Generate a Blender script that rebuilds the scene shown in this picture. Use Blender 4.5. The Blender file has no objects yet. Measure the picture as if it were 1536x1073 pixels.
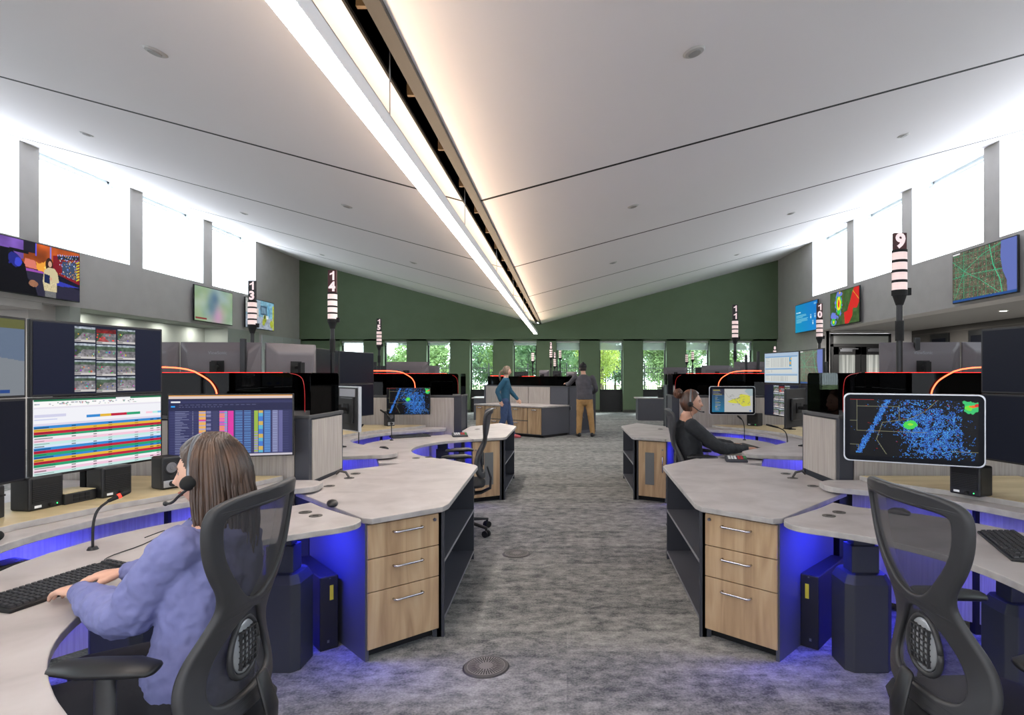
import bpy, bmesh, math, random
import numpy as np
from mathutils import Vector, Matrix
PI = math.pi
random.seed(7)
scene = bpy.context.scene
COL = scene.collection
EYE = 1.5; FPX = 900.0; CX, CY = 850.0, 562.0     # eye height, focal length and principal point in pixels
AX = 0.03                                         # aisle axis

# ------------------------------------------------------------------ materials
def s2l(c):
    return tuple(((x/255.0)/12.92 if x <= 10 else (((x/255.0)+0.055)/1.055)**2.4) for x in c)
MATS = {}
def mat(name, rgb, rough=0.6, metal=0.0, emit=None, estr=1.0, spec=0.5, coat=0.0):
    if name in MATS: return MATS[name]
    m = bpy.data.materials.new(name); m.use_nodes = True
    b = m.node_tree.nodes['Principled BSDF']
    b.inputs['Base Color'].default_value = (*s2l(rgb), 1)
    b.inputs['Roughness'].default_value = rough
    b.inputs['Metallic'].default_value = metal
    b.inputs['Specular IOR Level'].default_value = spec
    if coat: b.inputs['Coat Weight'].default_value = coat
    if emit:
        b.inputs['Emission Color'].default_value = (*s2l(emit), 1)
        b.inputs['Emission Strength'].default_value = estr
    MATS[name] = m
    return m
def nodes(m): return m.node_tree.nodes, m.node_tree.links, m.node_tree.nodes['Principled BSDF']
def coords(m, scale, rot=(0,0,0), kind='Object'):
    n, l, b = nodes(m)
    tc = n.new('ShaderNodeTexCoord'); mp = n.new('ShaderNodeMapping')
    mp.inputs['Scale'].default_value = scale; mp.inputs['Rotation'].default_value = rot
    l.new(tc.outputs[kind], mp.inputs['Vector']); return mp.outputs['Vector']
def noise_mat(name, cols, scale, rough=0.6, detail=4, stretch=(1,1,1), bump=0.0, bscale=None, spec=0.5, dist=0.0, lo=.3, hi=.7):
    m = mat(name, cols[0], rough, spec=spec); n, l, b = nodes(m)
    v = coords(m, stretch)
    t = n.new('ShaderNodeTexNoise'); t.inputs['Scale'].default_value = scale; t.inputs['Detail'].default_value = detail
    t.inputs['Distortion'].default_value = dist
    l.new(v, t.inputs['Vector'])
    r = n.new('ShaderNodeValToRGB'); r.color_ramp.elements[0].position = lo; r.color_ramp.elements[1].position = hi
    r.color_ramp.elements[0].color = (*s2l(cols[0]), 1); r.color_ramp.elements[1].color = (*s2l(cols[-1]), 1)
    for i, c in enumerate(cols[1:-1]):
        e = r.color_ramp.elements.new(lo + (hi-lo)*(i+1)/(len(cols)-1)); e.color = (*s2l(c), 1)
    l.new(t.outputs['Fac'], r.inputs['Fac']); l.new(r.outputs['Color'], b.inputs['Base Color'])
    if bump:
        t2 = n.new('ShaderNodeTexNoise'); t2.inputs['Scale'].default_value = bscale or scale*3; t2.inputs['Detail'].default_value = 3
        l.new(v, t2.inputs['Vector'])
        bp = n.new('ShaderNodeBump'); bp.inputs['Strength'].default_value = bump; bp.inputs['Distance'].default_value = .01
        l.new(t2.outputs['Fac'], bp.inputs['Height']); l.new(bp.outputs['Normal'], b.inputs['Normal'])
    return m
def glassy(name, tint, gloss=0.06, rough=0.02, gcol=(255,255,255)):
    m = bpy.data.materials.new(name); m.use_nodes = True; n = m.node_tree.nodes; l = m.node_tree.links
    n.clear(); o = n.new('ShaderNodeOutputMaterial'); mx = n.new('ShaderNodeMixShader')
    t = n.new('ShaderNodeBsdfTransparent'); t.inputs['Color'].default_value = (*s2l(tint), 1)
    g = n.new('ShaderNodeBsdfGlossy'); g.inputs['Roughness'].default_value = rough; g.inputs['Color'].default_value = (*s2l(gcol), 1)
    lw = n.new('ShaderNodeFresnel'); lw.inputs['IOR'].default_value = 1.45
    ma = n.new('ShaderNodeMath'); ma.operation = 'MULTIPLY'; ma.inputs[1].default_value = gloss/0.04
    l.new(lw.outputs[0], ma.inputs[0]); l.new(ma.outputs[0], mx.inputs['Fac'])
    l.new(t.outputs[0], mx.inputs[1]); l.new(g.outputs[0], mx.inputs[2]); l.new(mx.outputs[0], o.inputs['Surface'])
    MATS[name] = m; return m
def net(name, rgb, cover):
    m = bpy.data.materials.new(name); m.use_nodes = True; n = m.node_tree.nodes; l = m.node_tree.links
    b = n['Principled BSDF']; b.inputs['Base Color'].default_value = (*s2l(rgb), 1); b.inputs['Roughness'].default_value = .7
    o = n['Material Output']; mx = n.new('ShaderNodeMixShader'); t = n.new('ShaderNodeBsdfTransparent')
    mx.inputs['Fac'].default_value = cover
    l.new(t.outputs[0], mx.inputs[1]); l.new(b.outputs[0], mx.inputs[2]); l.new(mx.outputs[0], o.inputs['Surface'])
    MATS[name] = m; return m

M_WALL = noise_mat('grey_paint', [(188,185,182),(194,191,188)], 3, .85)
M_WHITE = mat('white_plaster', (226,226,224), .85)
M_JAMB = mat('white_jamb', (236,240,243), .8)
M_CEIL = mat('ceiling_white', (236,232,234), .9)
M_GREEN = noise_mat('green_paint', [(88,106,78),(93,111,83)], 2, .7)
M_BLACK = mat('black_plastic', (22,22,24), .45)
M_BLACKM = mat('matt_black', (10,10,11), .8)
M_DARK = mat('charcoal_laminate', (74,75,83), .42)
M_DARK2 = mat('graphite_laminate', (48,50,58), .5)
M_EDGE = mat('grey_edge_band', (150,150,152), .5)
M_TOP = noise_mat('stone_laminate', [(160,153,151),(178,171,169),(190,184,182)], 5, .42, 8, lo=.25, hi=.75, dist=.5)
M_WOOD = noise_mat('oak_laminate', [(148,118,88),(176,147,112),(192,166,132)], 3.0, .5, 6, stretch=(5,5,.5), dist=.8, lo=.3, hi=.72)
M_WOODP = noise_mat('pale_wood_laminate', [(178,160,122),(200,182,142)], 3, .5, 4, stretch=(1,5,1))
M_FAB = noise_mat('beige_panel_fabric', [(158,150,144),(174,166,159)], 90, .9, 2, stretch=(1,1,.04), bump=.15, lo=.35, hi=.65)
M_CHROME = mat('brushed_metal', (200,200,205), .25, 1.0)
M_STEEL = mat('steel_grey', (120,122,126), .35, .8)
M_SCREENGLASS = mat('dark_glass_bezel', (10,13,22), .4, spec=.12)
M_SIDEWHITE = mat('silver_rim', (205,208,214), .3, .4)
M_MONBACK = mat('monitor_back', (92,86,90), .45)
M_CHAIR = noise_mat('chair_frame', [(44,44,46),(50,50,52)], 10, .5)
M_NET = net('chair_net', (52,51,55), .78)
M_NETF = mat('seat_fabric', (30,30,34), .95)
M_LUMBAR = mat('clear_lumbar', (150,152,155), .2, 0.2)
M_FRAMEW = mat('window_frame_black', (18,19,20), .4)
M_RAW = mat('label_white', (225,225,225), .5)
M_YEL = mat('yellow_sticker', (214,196,40), .5)
M_BLUEDOT = mat('blue_led', (80,80,255), .5, emit=(90,90,255), estr=14)
M_GREENLED = mat('green_led', (40,220,80), .5, emit=(40,230,90), estr=4)
M_REDLED = mat('red_led', (255,60,40), .5, emit=(255,40,28), estr=1.1)
M_ORLED = mat('orange_red_led', (255,90,60), .5, emit=(255,84,50), estr=2.4)
M_REDDIM = mat('dim_red_led', (150,20,20), .5, emit=(190,16,22), estr=.12)
M_LAMP = mat('lamp_diffuser', (255,255,255), .5, emit=(255,246,238), estr=12)
M_LAMPUP = mat('lamp_up_diffuser', (255,255,255), .5, emit=(255,222,186), estr=8)
M_BEACON = mat('beacon_lens', (236,212,208), .35, emit=(236,205,200), estr=.16)
M_SMOKE = glassy('smoked_acrylic', (80,80,86), .012)
M_REDSMOKE = glassy('red_lit_acrylic', (150,24,28), .012)
M_GLASS = glassy('window_glass', (235,242,240), .006)
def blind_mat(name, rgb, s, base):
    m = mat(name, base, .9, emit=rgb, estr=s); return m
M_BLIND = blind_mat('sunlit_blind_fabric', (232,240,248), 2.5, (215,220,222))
M_BLINDW = net('window_shade', (190,196,200), .55)

# carpet: plank tiles with mottled loop pile
M_CARPET = mat('carpet', (100,100,100), .95, spec=.1)
def _carpet():
    m = M_CARPET; n, l, b = nodes(m)
    tc = n.new('ShaderNodeTexCoord')
    mp = n.new('ShaderNodeMapping'); l.new(tc.outputs['Object'], mp.inputs['Vector'])
    br = n.new('ShaderNodeTexBrick'); br.inputs['Scale'].default_value = 1.0
    br.inputs['Brick Width'].default_value = 1.0; br.inputs['Row Height'].default_value = .25
    br.inputs['Mortar Size'].default_value = 0.0; br.inputs['Bias'].default_value = 0
    br.inputs['Color1'].default_value = (.0,.0,.0,1); br.inputs['Color2'].default_value = (1,1,1,1)
    l.new(mp.outputs[0], br.inputs['Vector'])
    t1 = n.new('ShaderNodeTexNoise'); t1.inputs['Scale'].default_value = 8; t1.inputs['Detail'].default_value = 6; t1.inputs['Roughness'].default_value = .75
    mp2 = n.new('ShaderNodeMapping'); mp2.inputs['Scale'].default_value = (1,1.5,1); l.new(tc.outputs['Object'], mp2.inputs['Vector']); l.new(mp2.outputs[0], t1.inputs['Vector'])
    t2 = n.new('ShaderNodeTexNoise'); t2.inputs['Scale'].default_value = 90; t2.inputs['Detail'].default_value = 2; l.new(tc.outputs['Object'], t2.inputs['Vector'])
    a1 = n.new('ShaderNodeMath'); a1.operation = 'MULTIPLY'; a1.inputs[1].default_value = .11; l.new(br.outputs['Color'], a1.inputs[0])
    a2 = n.new('ShaderNodeMath'); a2.operation = 'ADD'; l.new(t1.outputs['Fac'], a2.inputs[0]); l.new(a1.outputs[0], a2.inputs[1])
    a3 = n.new('ShaderNodeMath'); a3.operation = 'MULTIPLY_ADD'; a3.inputs[1].default_value = .35; l.new(t2.outputs['Fac'], a3.inputs[0]); l.new(a2.outputs[0], a3.inputs[2])
    r = n.new('ShaderNodeValToRGB'); r.color_ramp.elements[0].position = .55; r.color_ramp.elements[1].position = .98
    r.color_ramp.elements[0].color = (*s2l((82,84,86)),1); r.color_ramp.elements[1].color = (*s2l((176,174,169)),1)
    l.new(a3.outputs[0], r.inputs['Fac']); l.new(r.outputs[0], b.inputs['Base Color'])
    bp = n.new('ShaderNodeBump'); bp.inputs['Strength'].default_value = .4; bp.inputs['Distance'].default_value = .004
    l.new(t2.outputs['Fac'], bp.inputs['Height']); l.new(bp.outputs[0], b.inputs['Normal'])
_carpet()
def brick_mat():
    m = mat('dark_block_wall', (60,58,55), .85); n, l, b = nodes(m)
    v = coords(m, (1,1,1), (PI/2,0,PI/2))
    br = n.new('ShaderNodeTexBrick'); br.inputs['Scale'].default_value = 1
    br.inputs['Brick Width'].default_value = .4; br.inputs['Row Height'].default_value = .2; br.inputs['Mortar Size'].default_value = .008
    br.inputs['Color1'].default_value = (*s2l((62,59,56)),1); br.inputs['Color2'].default_value = (*s2l((74,71,67)),1); br.inputs['Mortar'].default_value = (*s2l((88,85,80)),1)
    l.new(v, br.inputs['Vector']); l.new(br.outputs['Color'], b.inputs['Base Color']); return m
M_BRICK = brick_mat()

# ------------------------------------------------------------------ mesh builder
class MB:
    def __init__(s): s.v = []; s.f = []; s.m = []; s.M = Matrix.Identity(4); s.mi = 0
    def add(s, vs, fs):
        k = len(s.v)
        for p in vs: s.v.append(tuple(s.M @ Vector(p)))
        for f in fs: s.f.append([i+k for i in f]); s.m.append(s.mi)
    def box(s, x0, x1, y0, y1, z0, z1):
        s.add([(x0,y0,z0),(x1,y0,z0),(x1,y1,z0),(x0,y1,z0),(x0,y0,z1),(x1,y0,z1),(x1,y1,z1),(x0,y1,z1)],
              [(0,3,2,1),(4,5,6,7),(0,1,5,4),(1,2,6,5),(2,3,7,6),(3,0,4,7)])
    def cbox(s, c, d):
        s.box(c[0]-d[0]/2,c[0]+d[0]/2,c[1]-d[1]/2,c[1]+d[1]/2,c[2]-d[2]/2,c[2]+d[2]/2)
    def prism(s, pts, z0, z1):
        n = len(pts)
        zz0 = z0 if callable(z0) else (lambda x,y: z0); zz1 = z1 if callable(z1) else (lambda x,y: z1)
        vs = [(x,y,zz0(x,y)) for x,y in pts]+[(x,y,zz1(x,y)) for x,y in pts]
        s.add(vs, [list(range(n))[::-1], list(range(n,2*n))]+[(i,(i+1)%n,n+(i+1)%n,n+i) for i in range(n)])
    def beam(s, a, b, w, z0, z1):                     # vertical slab standing on the plan line a-b
        a = Vector(a); b = Vector(b); d = (b-a).normalized(); q = Vector((-d.y,d.x))*w/2
        s.prism([tuple(a-q),tuple(b-q),tuple(b+q),tuple(a+q)], z0, z1)
    def cyl(s, c, r, z0, z1, n=20, r1=None):
        r1 = r if r1 is None else r1
        vs = [(c[0]+r*math.cos(2*PI*i/n), c[1]+r*math.sin(2*PI*i/n), z0) for i in range(n)]
        vs += [(c[0]+r1*math.cos(2*PI*i/n), c[1]+r1*math.sin(2*PI*i/n), z1) for i in range(n)]
        s.add(vs, [list(range(n))[::-1], list(range(n,2*n))]+[(i,(i+1)%n,n+(i+1)%n,n+i) for i in range(n)])
    def loft(s, cs, ra, rb=None, side=None, n=14, caps=True, rnd=True):
        """tube along points cs with half widths ra (along side) and rb (across)"""
        cs = [Vector(c) for c in cs]; k = len(cs)
        if not hasattr(ra,'__len__'): ra = [ra]*k
        if rb is None: rb = ra
        if not hasattr(rb,'__len__'): rb = [rb]*k
        rings = []; sd = Vector(side) if side is not None else None; prev = None
        def ring(c, t, a, b):
            nonlocal prev
            ref = sd if sd is not None else (prev if prev is not None else (Vector((0,0,1)) if abs(t.z) < .9 else Vector((1,0,0))))
            x = ref - t*ref.dot(t)
            if x.length < 1e-5: x = t.orthogonal()
            x.normalize(); y = t.cross(x)
            if sd is None: prev = x
            return [tuple(c + x*a*math.cos(2*PI*i/n) + y*b*math.sin(2*PI*i/n)) for i in range(n)]
        T = []
        for i in range(k):
            t = (cs[min(i+1,k-1)]-cs[max(i-1,0)])
            T.append(t.normalized() if t.length > 1e-9 else Vector((0,0,1)))
        if rnd:
            for q in (.35,.75):
                h = min(ra[0],rb[0]); rings.append(ring(cs[0]-T[0]*h*math.sqrt(1-q*q), T[0], ra[0]*q, rb[0]*q))
        for i in range(k): rings.append(ring(cs[i], T[i], ra[i], rb[i]))
        if rnd:
            for q in (.75,.35):
                h = min(ra[-1],rb[-1]); rings.append(ring(cs[-1]+T[-1]*h*math.sqrt(1-q*q), T[-1], ra[-1]*q, rb[-1]*q))
        vs = [p for r in rings for p in r]; fs = []
        for i in range(len(rings)-1):
            for j in range(n): fs.append((i*n+j, i*n+(j+1)%n, (i+1)*n+(j+1)%n, (i+1)*n+j))
        if caps: fs.append(list(range(n))[::-1]); fs.append(list(range((len(rings)-1)*n, len(rings)*n)))
        s.add(vs, fs)
    def tube(s, pts, r, n=8): s.loft(pts, r, n=n, rnd=False)
    def ball(s, c, r, n=16, m=10):
        rx, ry, rz = r if hasattr(r,'__len__') else (r,r,r)
        vs = [(c[0],c[1],c[2]-rz)]
        for i in range(1,m):
            a = -PI/2 + PI*i/m
            for j in range(n): b = 2*PI*j/n; vs.append((c[0]+rx*math.cos(a)*math.cos(b), c[1]+ry*math.cos(a)*math.sin(b), c[2]+rz*math.sin(a)))
        vs.append((c[0],c[1],c[2]+rz)); fs = [(0,1+(j+1)%n,1+j) for j in range(n)]
        for i in range(m-2):
            for j in range(n): fs.append((1+i*n+j,1+i*n+(j+1)%n,1+(i+1)*n+(j+1)%n,1+(i+1)*n+j))
        e = len(vs)-1; fs += [(e,1+(m-2)*n+j,1+(m-2)*n+(j+1)%n) for j in range(n)]
        s.add(vs, fs)
    def mesh(s, name, mats, smooth=False):
        me = bpy.data.meshes.new(name); me.from_pydata(s.v, [], s.f)
        for m in (mats if isinstance(mats,(list,tuple)) else [mats]): me.materials.append(m)
        bm = bmesh.new(); bm.from_mesh(me)
        for i, f in enumerate(bm.faces): f.material_index = s.m[i]; f.smooth = smooth
        bmesh.ops.recalc_face_normals(bm, faces=bm.faces); bm.to_mesh(me); bm.free(); return me
def obj(name, mb, mats, parent=None, bevel=0, smooth=False, loc=None, seg=2):
    me = mb.mesh(name, mats, smooth) if isinstance(mb, MB) else mb
    o = bpy.data.objects.new(name, me); COL.objects.link(o)
    if parent: o.parent = parent
    if loc: o.location = loc
    if bevel:
        b = o.modifiers.new('bevel','BEVEL'); b.width = bevel; b.segments = seg; b.limit_method = 'ANGLE'; b.angle_limit = .6
        b.harden_normals = False
    return o
def tag(o, label, cat, group=None, kind=None):
    o['label'] = label; o['category'] = cat
    if group: o['group'] = group
    if kind: o['kind'] = kind
    return o
def thing(name, label, cat, loc=(0,0,0), rz=0, group=None):
    o = bpy.data.objects.new(name, None); COL.objects.link(o); o.location = loc; o.rotation_euler = (0,0,rz)
    o.empty_display_size = .05
    return tag(o, label, cat, group)
def struct(name, mb, mats, bevel=0, smooth=False):
    o = obj(name, mb, mats, None, bevel, smooth); o['kind'] = 'structure'; return o
def copy_tree(o, parent=None):
    c = o.copy(); COL.objects.link(c); c.parent = parent
    for ch in list(o.children): copy_tree(ch, c)
    return c
def text(name, s, size, m, parent, loc, rot=(PI/2,0,0), ext=.0005, bold=.0, align='CENTER', space=1.0, sx=1.0, line=1.0):
    c = bpy.data.curves.new(name,'FONT'); c.body = s; c.size = size; c.extrude = ext; c.offset = bold
    c.align_x = align; c.align_y = 'CENTER'; c.space_character = space; c.space_line = line; c.materials.append(m); c.resolution_u = 3
    tmp = bpy.data.objects.new(name+'_curve', c); COL.objects.link(tmp); bpy.context.view_layer.update()
    me = bpy.data.meshes.new_from_object(tmp.evaluated_get(bpy.context.evaluated_depsgraph_get())); bpy.data.objects.remove(tmp); bpy.data.curves.remove(c)
    if not me.materials: me.materials.append(m)
    o = bpy.data.objects.new(name, me); COL.objects.link(o); o.parent = parent; o.location = loc; o.rotation_euler = rot; o.scale = (sx,1,1)
    return o

# ------------------------------------------------------------------ pictures shown on screens (computed, then stored as coloured cells)
def canvas(w, h, c): a = np.zeros((h,w,3)); a[:] = c; return a
def R(a, x0, y0, x1, y1, c):
    h, w, _ = a.shape
    X0, X1 = int(round(x0*w)), max(int(round(x1*w)), int(round(x0*w))+1); Y0, Y1 = int(round(y0*h)), max(int(round(y1*h)), int(round(y0*h))+1)
    a[max(Y0,0):Y1, max(X0,0):X1] = c
def vnoise(w, h, sc, seed, octv=3):
    rs = np.random.RandomState(seed); o = np.zeros((h,w)); amp = 1; tot = 0
    for k in range(octv):
        gw, gh = max(2,int(sc*2**k)), max(2,int(sc*2**k*h/w)+1)
        g = rs.rand(gh+1,gw+1); ys = np.linspace(0,gh-1e-6,h); xs = np.linspace(0,gw-1e-6,w)
        yi = ys.astype(int); xi = xs.astype(int); fy = (ys-yi)[:,None]; fx = (xs-xi)[None,:]
        fy = fy*fy*(3-2*fy); fx = fx*fx*(3-2*fx)
        o += amp*((g[yi][:,xi]*(1-fx)+g[yi][:,xi+1]*fx)*(1-fy)+(g[yi+1][:,xi]*(1-fx)+g[yi+1][:,xi+1]*fx)*fy); tot += amp; amp *= .55
    return o/tot
def poly(a, pts, c):
    h, w, _ = a.shape; yy, xx = np.mgrid[0:h,0:w]; x = (xx+.5)/w; y = (yy+.5)/h; ins = np.zeros((h,w),bool); n = len(pts)
    for i in range(n):
        x0,y0 = pts[i]; x1,y1 = pts[(i+1)%n]
        if y0 == y1: continue
        cond = ((y0 > y) != (y1 > y)) & (x < (x1-x0)*(y-y0)/(y1-y0)+x0); ins ^= cond
    a[ins] = c
def line(a, pts, c, wd=1):
    h, w, _ = a.shape
    for (x0,y0),(x1,y1) in zip(pts,pts[1:]):
        n = int(max(abs(x1-x0)*w, abs(y1-y0)*h))*2+2
        for t in np.linspace(0,1,n):
            X = int((x0+(x1-x0)*t)*w); Y = int((y0+(y1-y0)*t)*h)
            if 0 <= X < w and 0 <= Y < h: a[Y:Y+wd, X:X+wd] = c
def blob(a, cx, cy, rx, ry, c, seed=0, k=1.0):
    h, w, _ = a.shape; yy, xx = np.mgrid[0:h,0:w]
    d = ((xx/w-cx)/rx)**2+((yy/h-cy)/ry)**2+(vnoise(w,h,14,seed)-.5)*4.2*k
    a[d < 1] = c
BLUE, YELL, RED, GRN = (52,134,205), (224,178,58), (186,32,62), (44,158,112)
def scr_sheet():
    a = canvas(230,132,(236,236,242)); R(a,0,0,1,.022,(33,120,80)); R(a,.6,.0,.72,.02,(225,225,230)); R(a,0,.022,1,.1,(244,243,243))
    rs = np.random.RandomState(1)
    for i in range(60): x = rs.rand()*.78+.01; y = rs.choice([.04,.055,.075]); R(a,x,y,x+.012,y+.012,[(170,180,200),(200,150,150),(150,150,155),(120,170,150)][rs.randint(4)])
    R(a,0,.1,1,.125,(225,222,232)); R(a,0.01,.2,.22,.235,(205,205,228)); R(a,0.01,.26,.16,.275,(200,205,232))
    xs = [0.37,.475,.56,.69,.81]
    for i,c in enumerate([BLUE,YELL,RED,GRN]): R(a,xs[i],.235,xs[i+1],.275,c)
    R(a,.86,.24,.92,.27,(244,200,214)); R(a,.92,.24,.97,.27,(180,232,224)); R(a,.97,.24,1,.27,(120,190,230))
    R(a,0,.315,1,.35,(214,210,230))
    rows = [BLUE,YELL,RED,GRN,(236,232,236),(238,196,214),(192,228,224),(206,222,240),BLUE,RED,GRN,BLUE,YELL,RED,GRN,(238,234,238),(236,196,216),(194,226,222)]
    for i,c in enumerate(rows):
        y = .352+i*.036
        R(a,0,y,1,y+.036,c)
        R(a,0.01,y+.012,.07+rs.rand()*.08,y+.024,tuple(int(q*.6) for q in c))
        for x in (.26,.42,.54,.76,.9,.96):
            if rs.rand() < .8: R(a,x,y+.012,x+.03,y+.024,tuple(int(q*.55) for q in c))
    R(a,0,0,.006,1,(230,230,235)); return a
def photo(w, h, seed, kind=0):
    rs = np.random.RandomState(seed); a = canvas(w,h,(110,108,112)); n = vnoise(w,h,8,seed,4)
    hz = .25+.2*rs.rand()
    R(a,0,0,1,hz,(70,86,72) if kind != 1 else (110,24,26)); R(a,0,0,1,hz*.35,(150,158,168) if kind != 1 else (90,30,34))
    cx = rs.rand(); poly(a,[(cx-.05,hz),(cx+.05,hz),(1.1,1),(.0,1)] if rs.rand() > .5 else [(cx,hz),(cx+.1,hz),(.8,1),(-.3,1)],(128,124,128) if kind != 1 else (150,70,70))
    if rs.rand() > .4: poly(a,[(0,hz),(.4,hz),(0,.9)],(64,78,60))
    a = a*(0.6+n[...,None]*.9)
    for i in range(7): x,y = rs.rand()*.9, hz+rs.rand()*.5; R(a,x,y,x+.06,y+.08,rs.randint(30,230,3) if kind != 1 else (255,60,60))
    R(a,0,.87,1,1,(196,192,190)); R(a,0,.9,.3,.95,(120,118,118)); return a
def scr_cams(w=220, h=126):
    a = canvas(w,h,(22,26,46))
    for r in range(4):
        for c in range(3):
            x0 = .285+c*.165; y0 = .03+r*.243+(.0 if c != 1 else .012); cw = .152; chh = .222
            X0,Y0,X1,Y1 = int(x0*w),int(y0*h),int((x0+cw)*w),int((y0+chh)*h)
            a[Y0:Y1,X0:X1] = photo(X1-X0,Y1-Y0,10+r*3+c,1 if (r,c) == (0,1) else 0)
    return a
def scr_table():
    a = canvas(220,124,(50,52,92)); R(a,0,0,1,.02,(214,150,70)); R(a,0,.02,1,.055,(214,196,190)); R(a,0,.055,1,.085,(40,42,74))
    R(a,.02,.1,.09,.12,(225,225,230)); R(a,0,.125,1,.25,(38,40,74)); R(a,.02,.17,.05,.19,(40,150,235))
    rs = np.random.RandomState(4)
    for i in range(14): R(a,.08+i*.045,.15,.11+i*.045,.165,(90,92,130)); R(a,.08+i*.025,.185,.095+i*.025,.195,(96,98,140))
    cols = [(.235,.29,0),(.295,.33,1),(.345,.385,2),(.4,.44,3),(.44,.465,4),(.47,.515,5),(.52,.59,6),(.595,.66,6),(.68,.715,7),(.72,.755,8),(.765,.82,9),(.83,.88,10),(.885,.92,11)]
    nr = 34
    for i in range(nr):
        y = .255+i*.0205; 
        if i%2: R(a,.01,y,.97,y+.0205,(58,60,102))
        R(a,.05,y+.006,.09+rs.rand()*.07,y+.013,(120,124,160)); R(a,.185,y+.005,.19,y+.014,(150,152,180))
        for x0,x1,k in cols:
            g = (i*7+k*13)%10
            if k == 0: c = (226,170,92) if g < 6 else ((170,160,190) if g < 9 else (212,60,150))
            elif k == 1: c = (120,120,160) if g < 5 else (60,62,104)
            elif k == 2: c = (60,62,100)
            elif k == 3: c = [(226,120,150),(214,90,170),(150,110,190),(226,140,90)][g%4]
            elif k == 4: c = [(180,110,200),(110,170,190)][g%2]
            elif k == 5: c = (214,56,160)
            elif k == 6: c = (52,60,110)
            elif k == 7: c = (150,178,70) if i < 16 else [(150,140,190),(150,178,70)][g%2]
            elif k == 8: c = [(70,120,200),(200,170,90),(90,170,200)][g%3]
            elif k == 9: c = (70,110,170)
            elif k == 10: c = (110,110,150)
            else: c = (100,100,150)
            R(a,x0,y,x1,y+.0205,c)
            if k in (6,9,10): R(a,x0+.005,y+.006,x1-.005,y+.014,(150,160,200) if k == 10 else (100,150,210))
    R(a,0,.965,1,1,(196,190,200)); return a
def scr_radar(w=230, h=120):
    a = canvas(w,h,(16,17,20)); rs = np.random.RandomState(9); yy,xx = np.mgrid[0:h,0:w]; x = xx/w; y = yy/h
    dens = np.clip(.12+.62*np.exp(-(((x-.66)/.42)**2+((y-.62)/.55)**2))+.25*np.exp(-(((x-.5)/.3)**2+((y-.1)/.25)**2)),0,1)
    band = np.exp(-(((x-(.30-.26*(y-.05)))/.035)**2)); dens = np.maximum(dens, band*.95*(y < .95))
    dens *= 1-.9*np.exp(-(((x-.32)/.09)**2+((y-.78)/.2)**2)); dens *= (x < .98); dens = np.where((x > .88)&(y > .15)&(y < .8),dens*.6,dens)
    big = rs.rand(h//2+1,w//2+1).repeat(2,0).repeat(2,1)[:h,:w]*.6+rs.rand(h,w)*.4; sm = vnoise(w,h,34,3,2)
    mask = (big*.5+sm*.5) < dens*.82
    cols = np.array([(34,60,130),(46,96,190),(58,130,214),(90,180,230)]); idx = rs.choice(4,(h,w),p=[.3,.35,.25,.1])
    a[mask] = cols[idx][mask]
    blob(a,.485,.42,.05,.055,(70,205,80),5); blob(a,.49,.42,.02,.02,(150,220,60),6)
    blob(a,.94,.12,.085,.085,(60,190,110),7); blob(a,.96,.1,.06,.055,(110,220,60),8); blob(a,.97,.09,.04,.025,(235,110,40),9); blob(a,.99,.07,.02,.03,(210,40,40),10)
    L = (120,120,96)
    line(a,[(.06,0),(.06,.55),(.62,.55)],L); line(a,[(.06,.12),(.4,.12)],L); line(a,[(.4,.1),(.4,.35)],L); line(a,[(.7,0),(.6,.2),(.48,.33),(.27,.4),(.22,.7),(.3,.95)],L)
    line(a,[(.8,.85),(1,.85)],L); line(a,[(.0,.38),(.06,.38)],L); line(a,[(.0,.8),(.07,.8),(.07,.9)],L)
    for i in range(26): X,Y = rs.rand()*.9+.05, rs.rand()*.9; R(a,X,Y,X+.012,Y+.006,(150,24,30))
    R(a,0,0,.2,.012,(150,30,30)); return a
def scr_counties(w=150, h=90, dark=False):
    a = canvas(w,h,(178,178,176)); R(a,0,0,.31,1,(52,58,76)); 
    for i in range(h): 
        t = i/h; a[i,:int(.31*w)] = (40+20*t*(1-t),60+50*t,84+60*t) if t > .25 else (48,50,66)
    rs = np.random.RandomState(3)
    for i in range(20): R(a,.03+(.05 if i > 4 else 0),.05+i*.045,.12+rs.rand()*.14,.065+i*.045,(130,140,160) if i%4 else (190,180,70))
    poly(a,[(.85,0),(1,0),(1,.3),(.92,.3),(.8,.1)],(150,166,170))
    poly(a,[(.38,.55),(.5,.45),(.6,.4),(.66,.36),(.7,.22),(.86,.26),(.93,.3),(.95,.72),(.75,.76),(.66,.62),(.55,.62),(.45,.6)],(196,194,70))
    for i in range(12): x,y = .5+rs.rand()*.42,.32+rs.rand()*.36; R(a,x,y,x+.018,y+.022,(70,70,150))
    for i in range(22): x,y = .4+rs.rand()*.5,.2+rs.rand()*.5; R(a,x,y,x+.05,y+.012,(110,110,100))
    line(a,[(.31,.1),(.4,.35),(.6,.5)],(140,140,140)); R(a,.92,.92,.96,.97,(40,110,190)); return a
def scr_map_edge():
    a = canvas(60,90,(168,176,186)); R(a,0,0,1,.12,(126,128,70)); poly(a,[(.0,.3),(.7,.3),(.8,.75),(.5,.8),(0,.8)],(176,176,84)); poly(a,[(.55,.12),(1,.12),(1,.55),(.8,.5),(.6,.3)],(130,150,180)); a *= .72
    rs = np.random.RandomState(5)
    for i in range(8): x,y = rs.rand()*.7,.3+rs.rand()*.4; R(a,x,y,x+.08,y+.02,(60,70,150))
    R(a,.6,.92,.68,.97,(30,60,130)); R(a,.8,.92,.88,.97,(40,70,130)); return a
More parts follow.
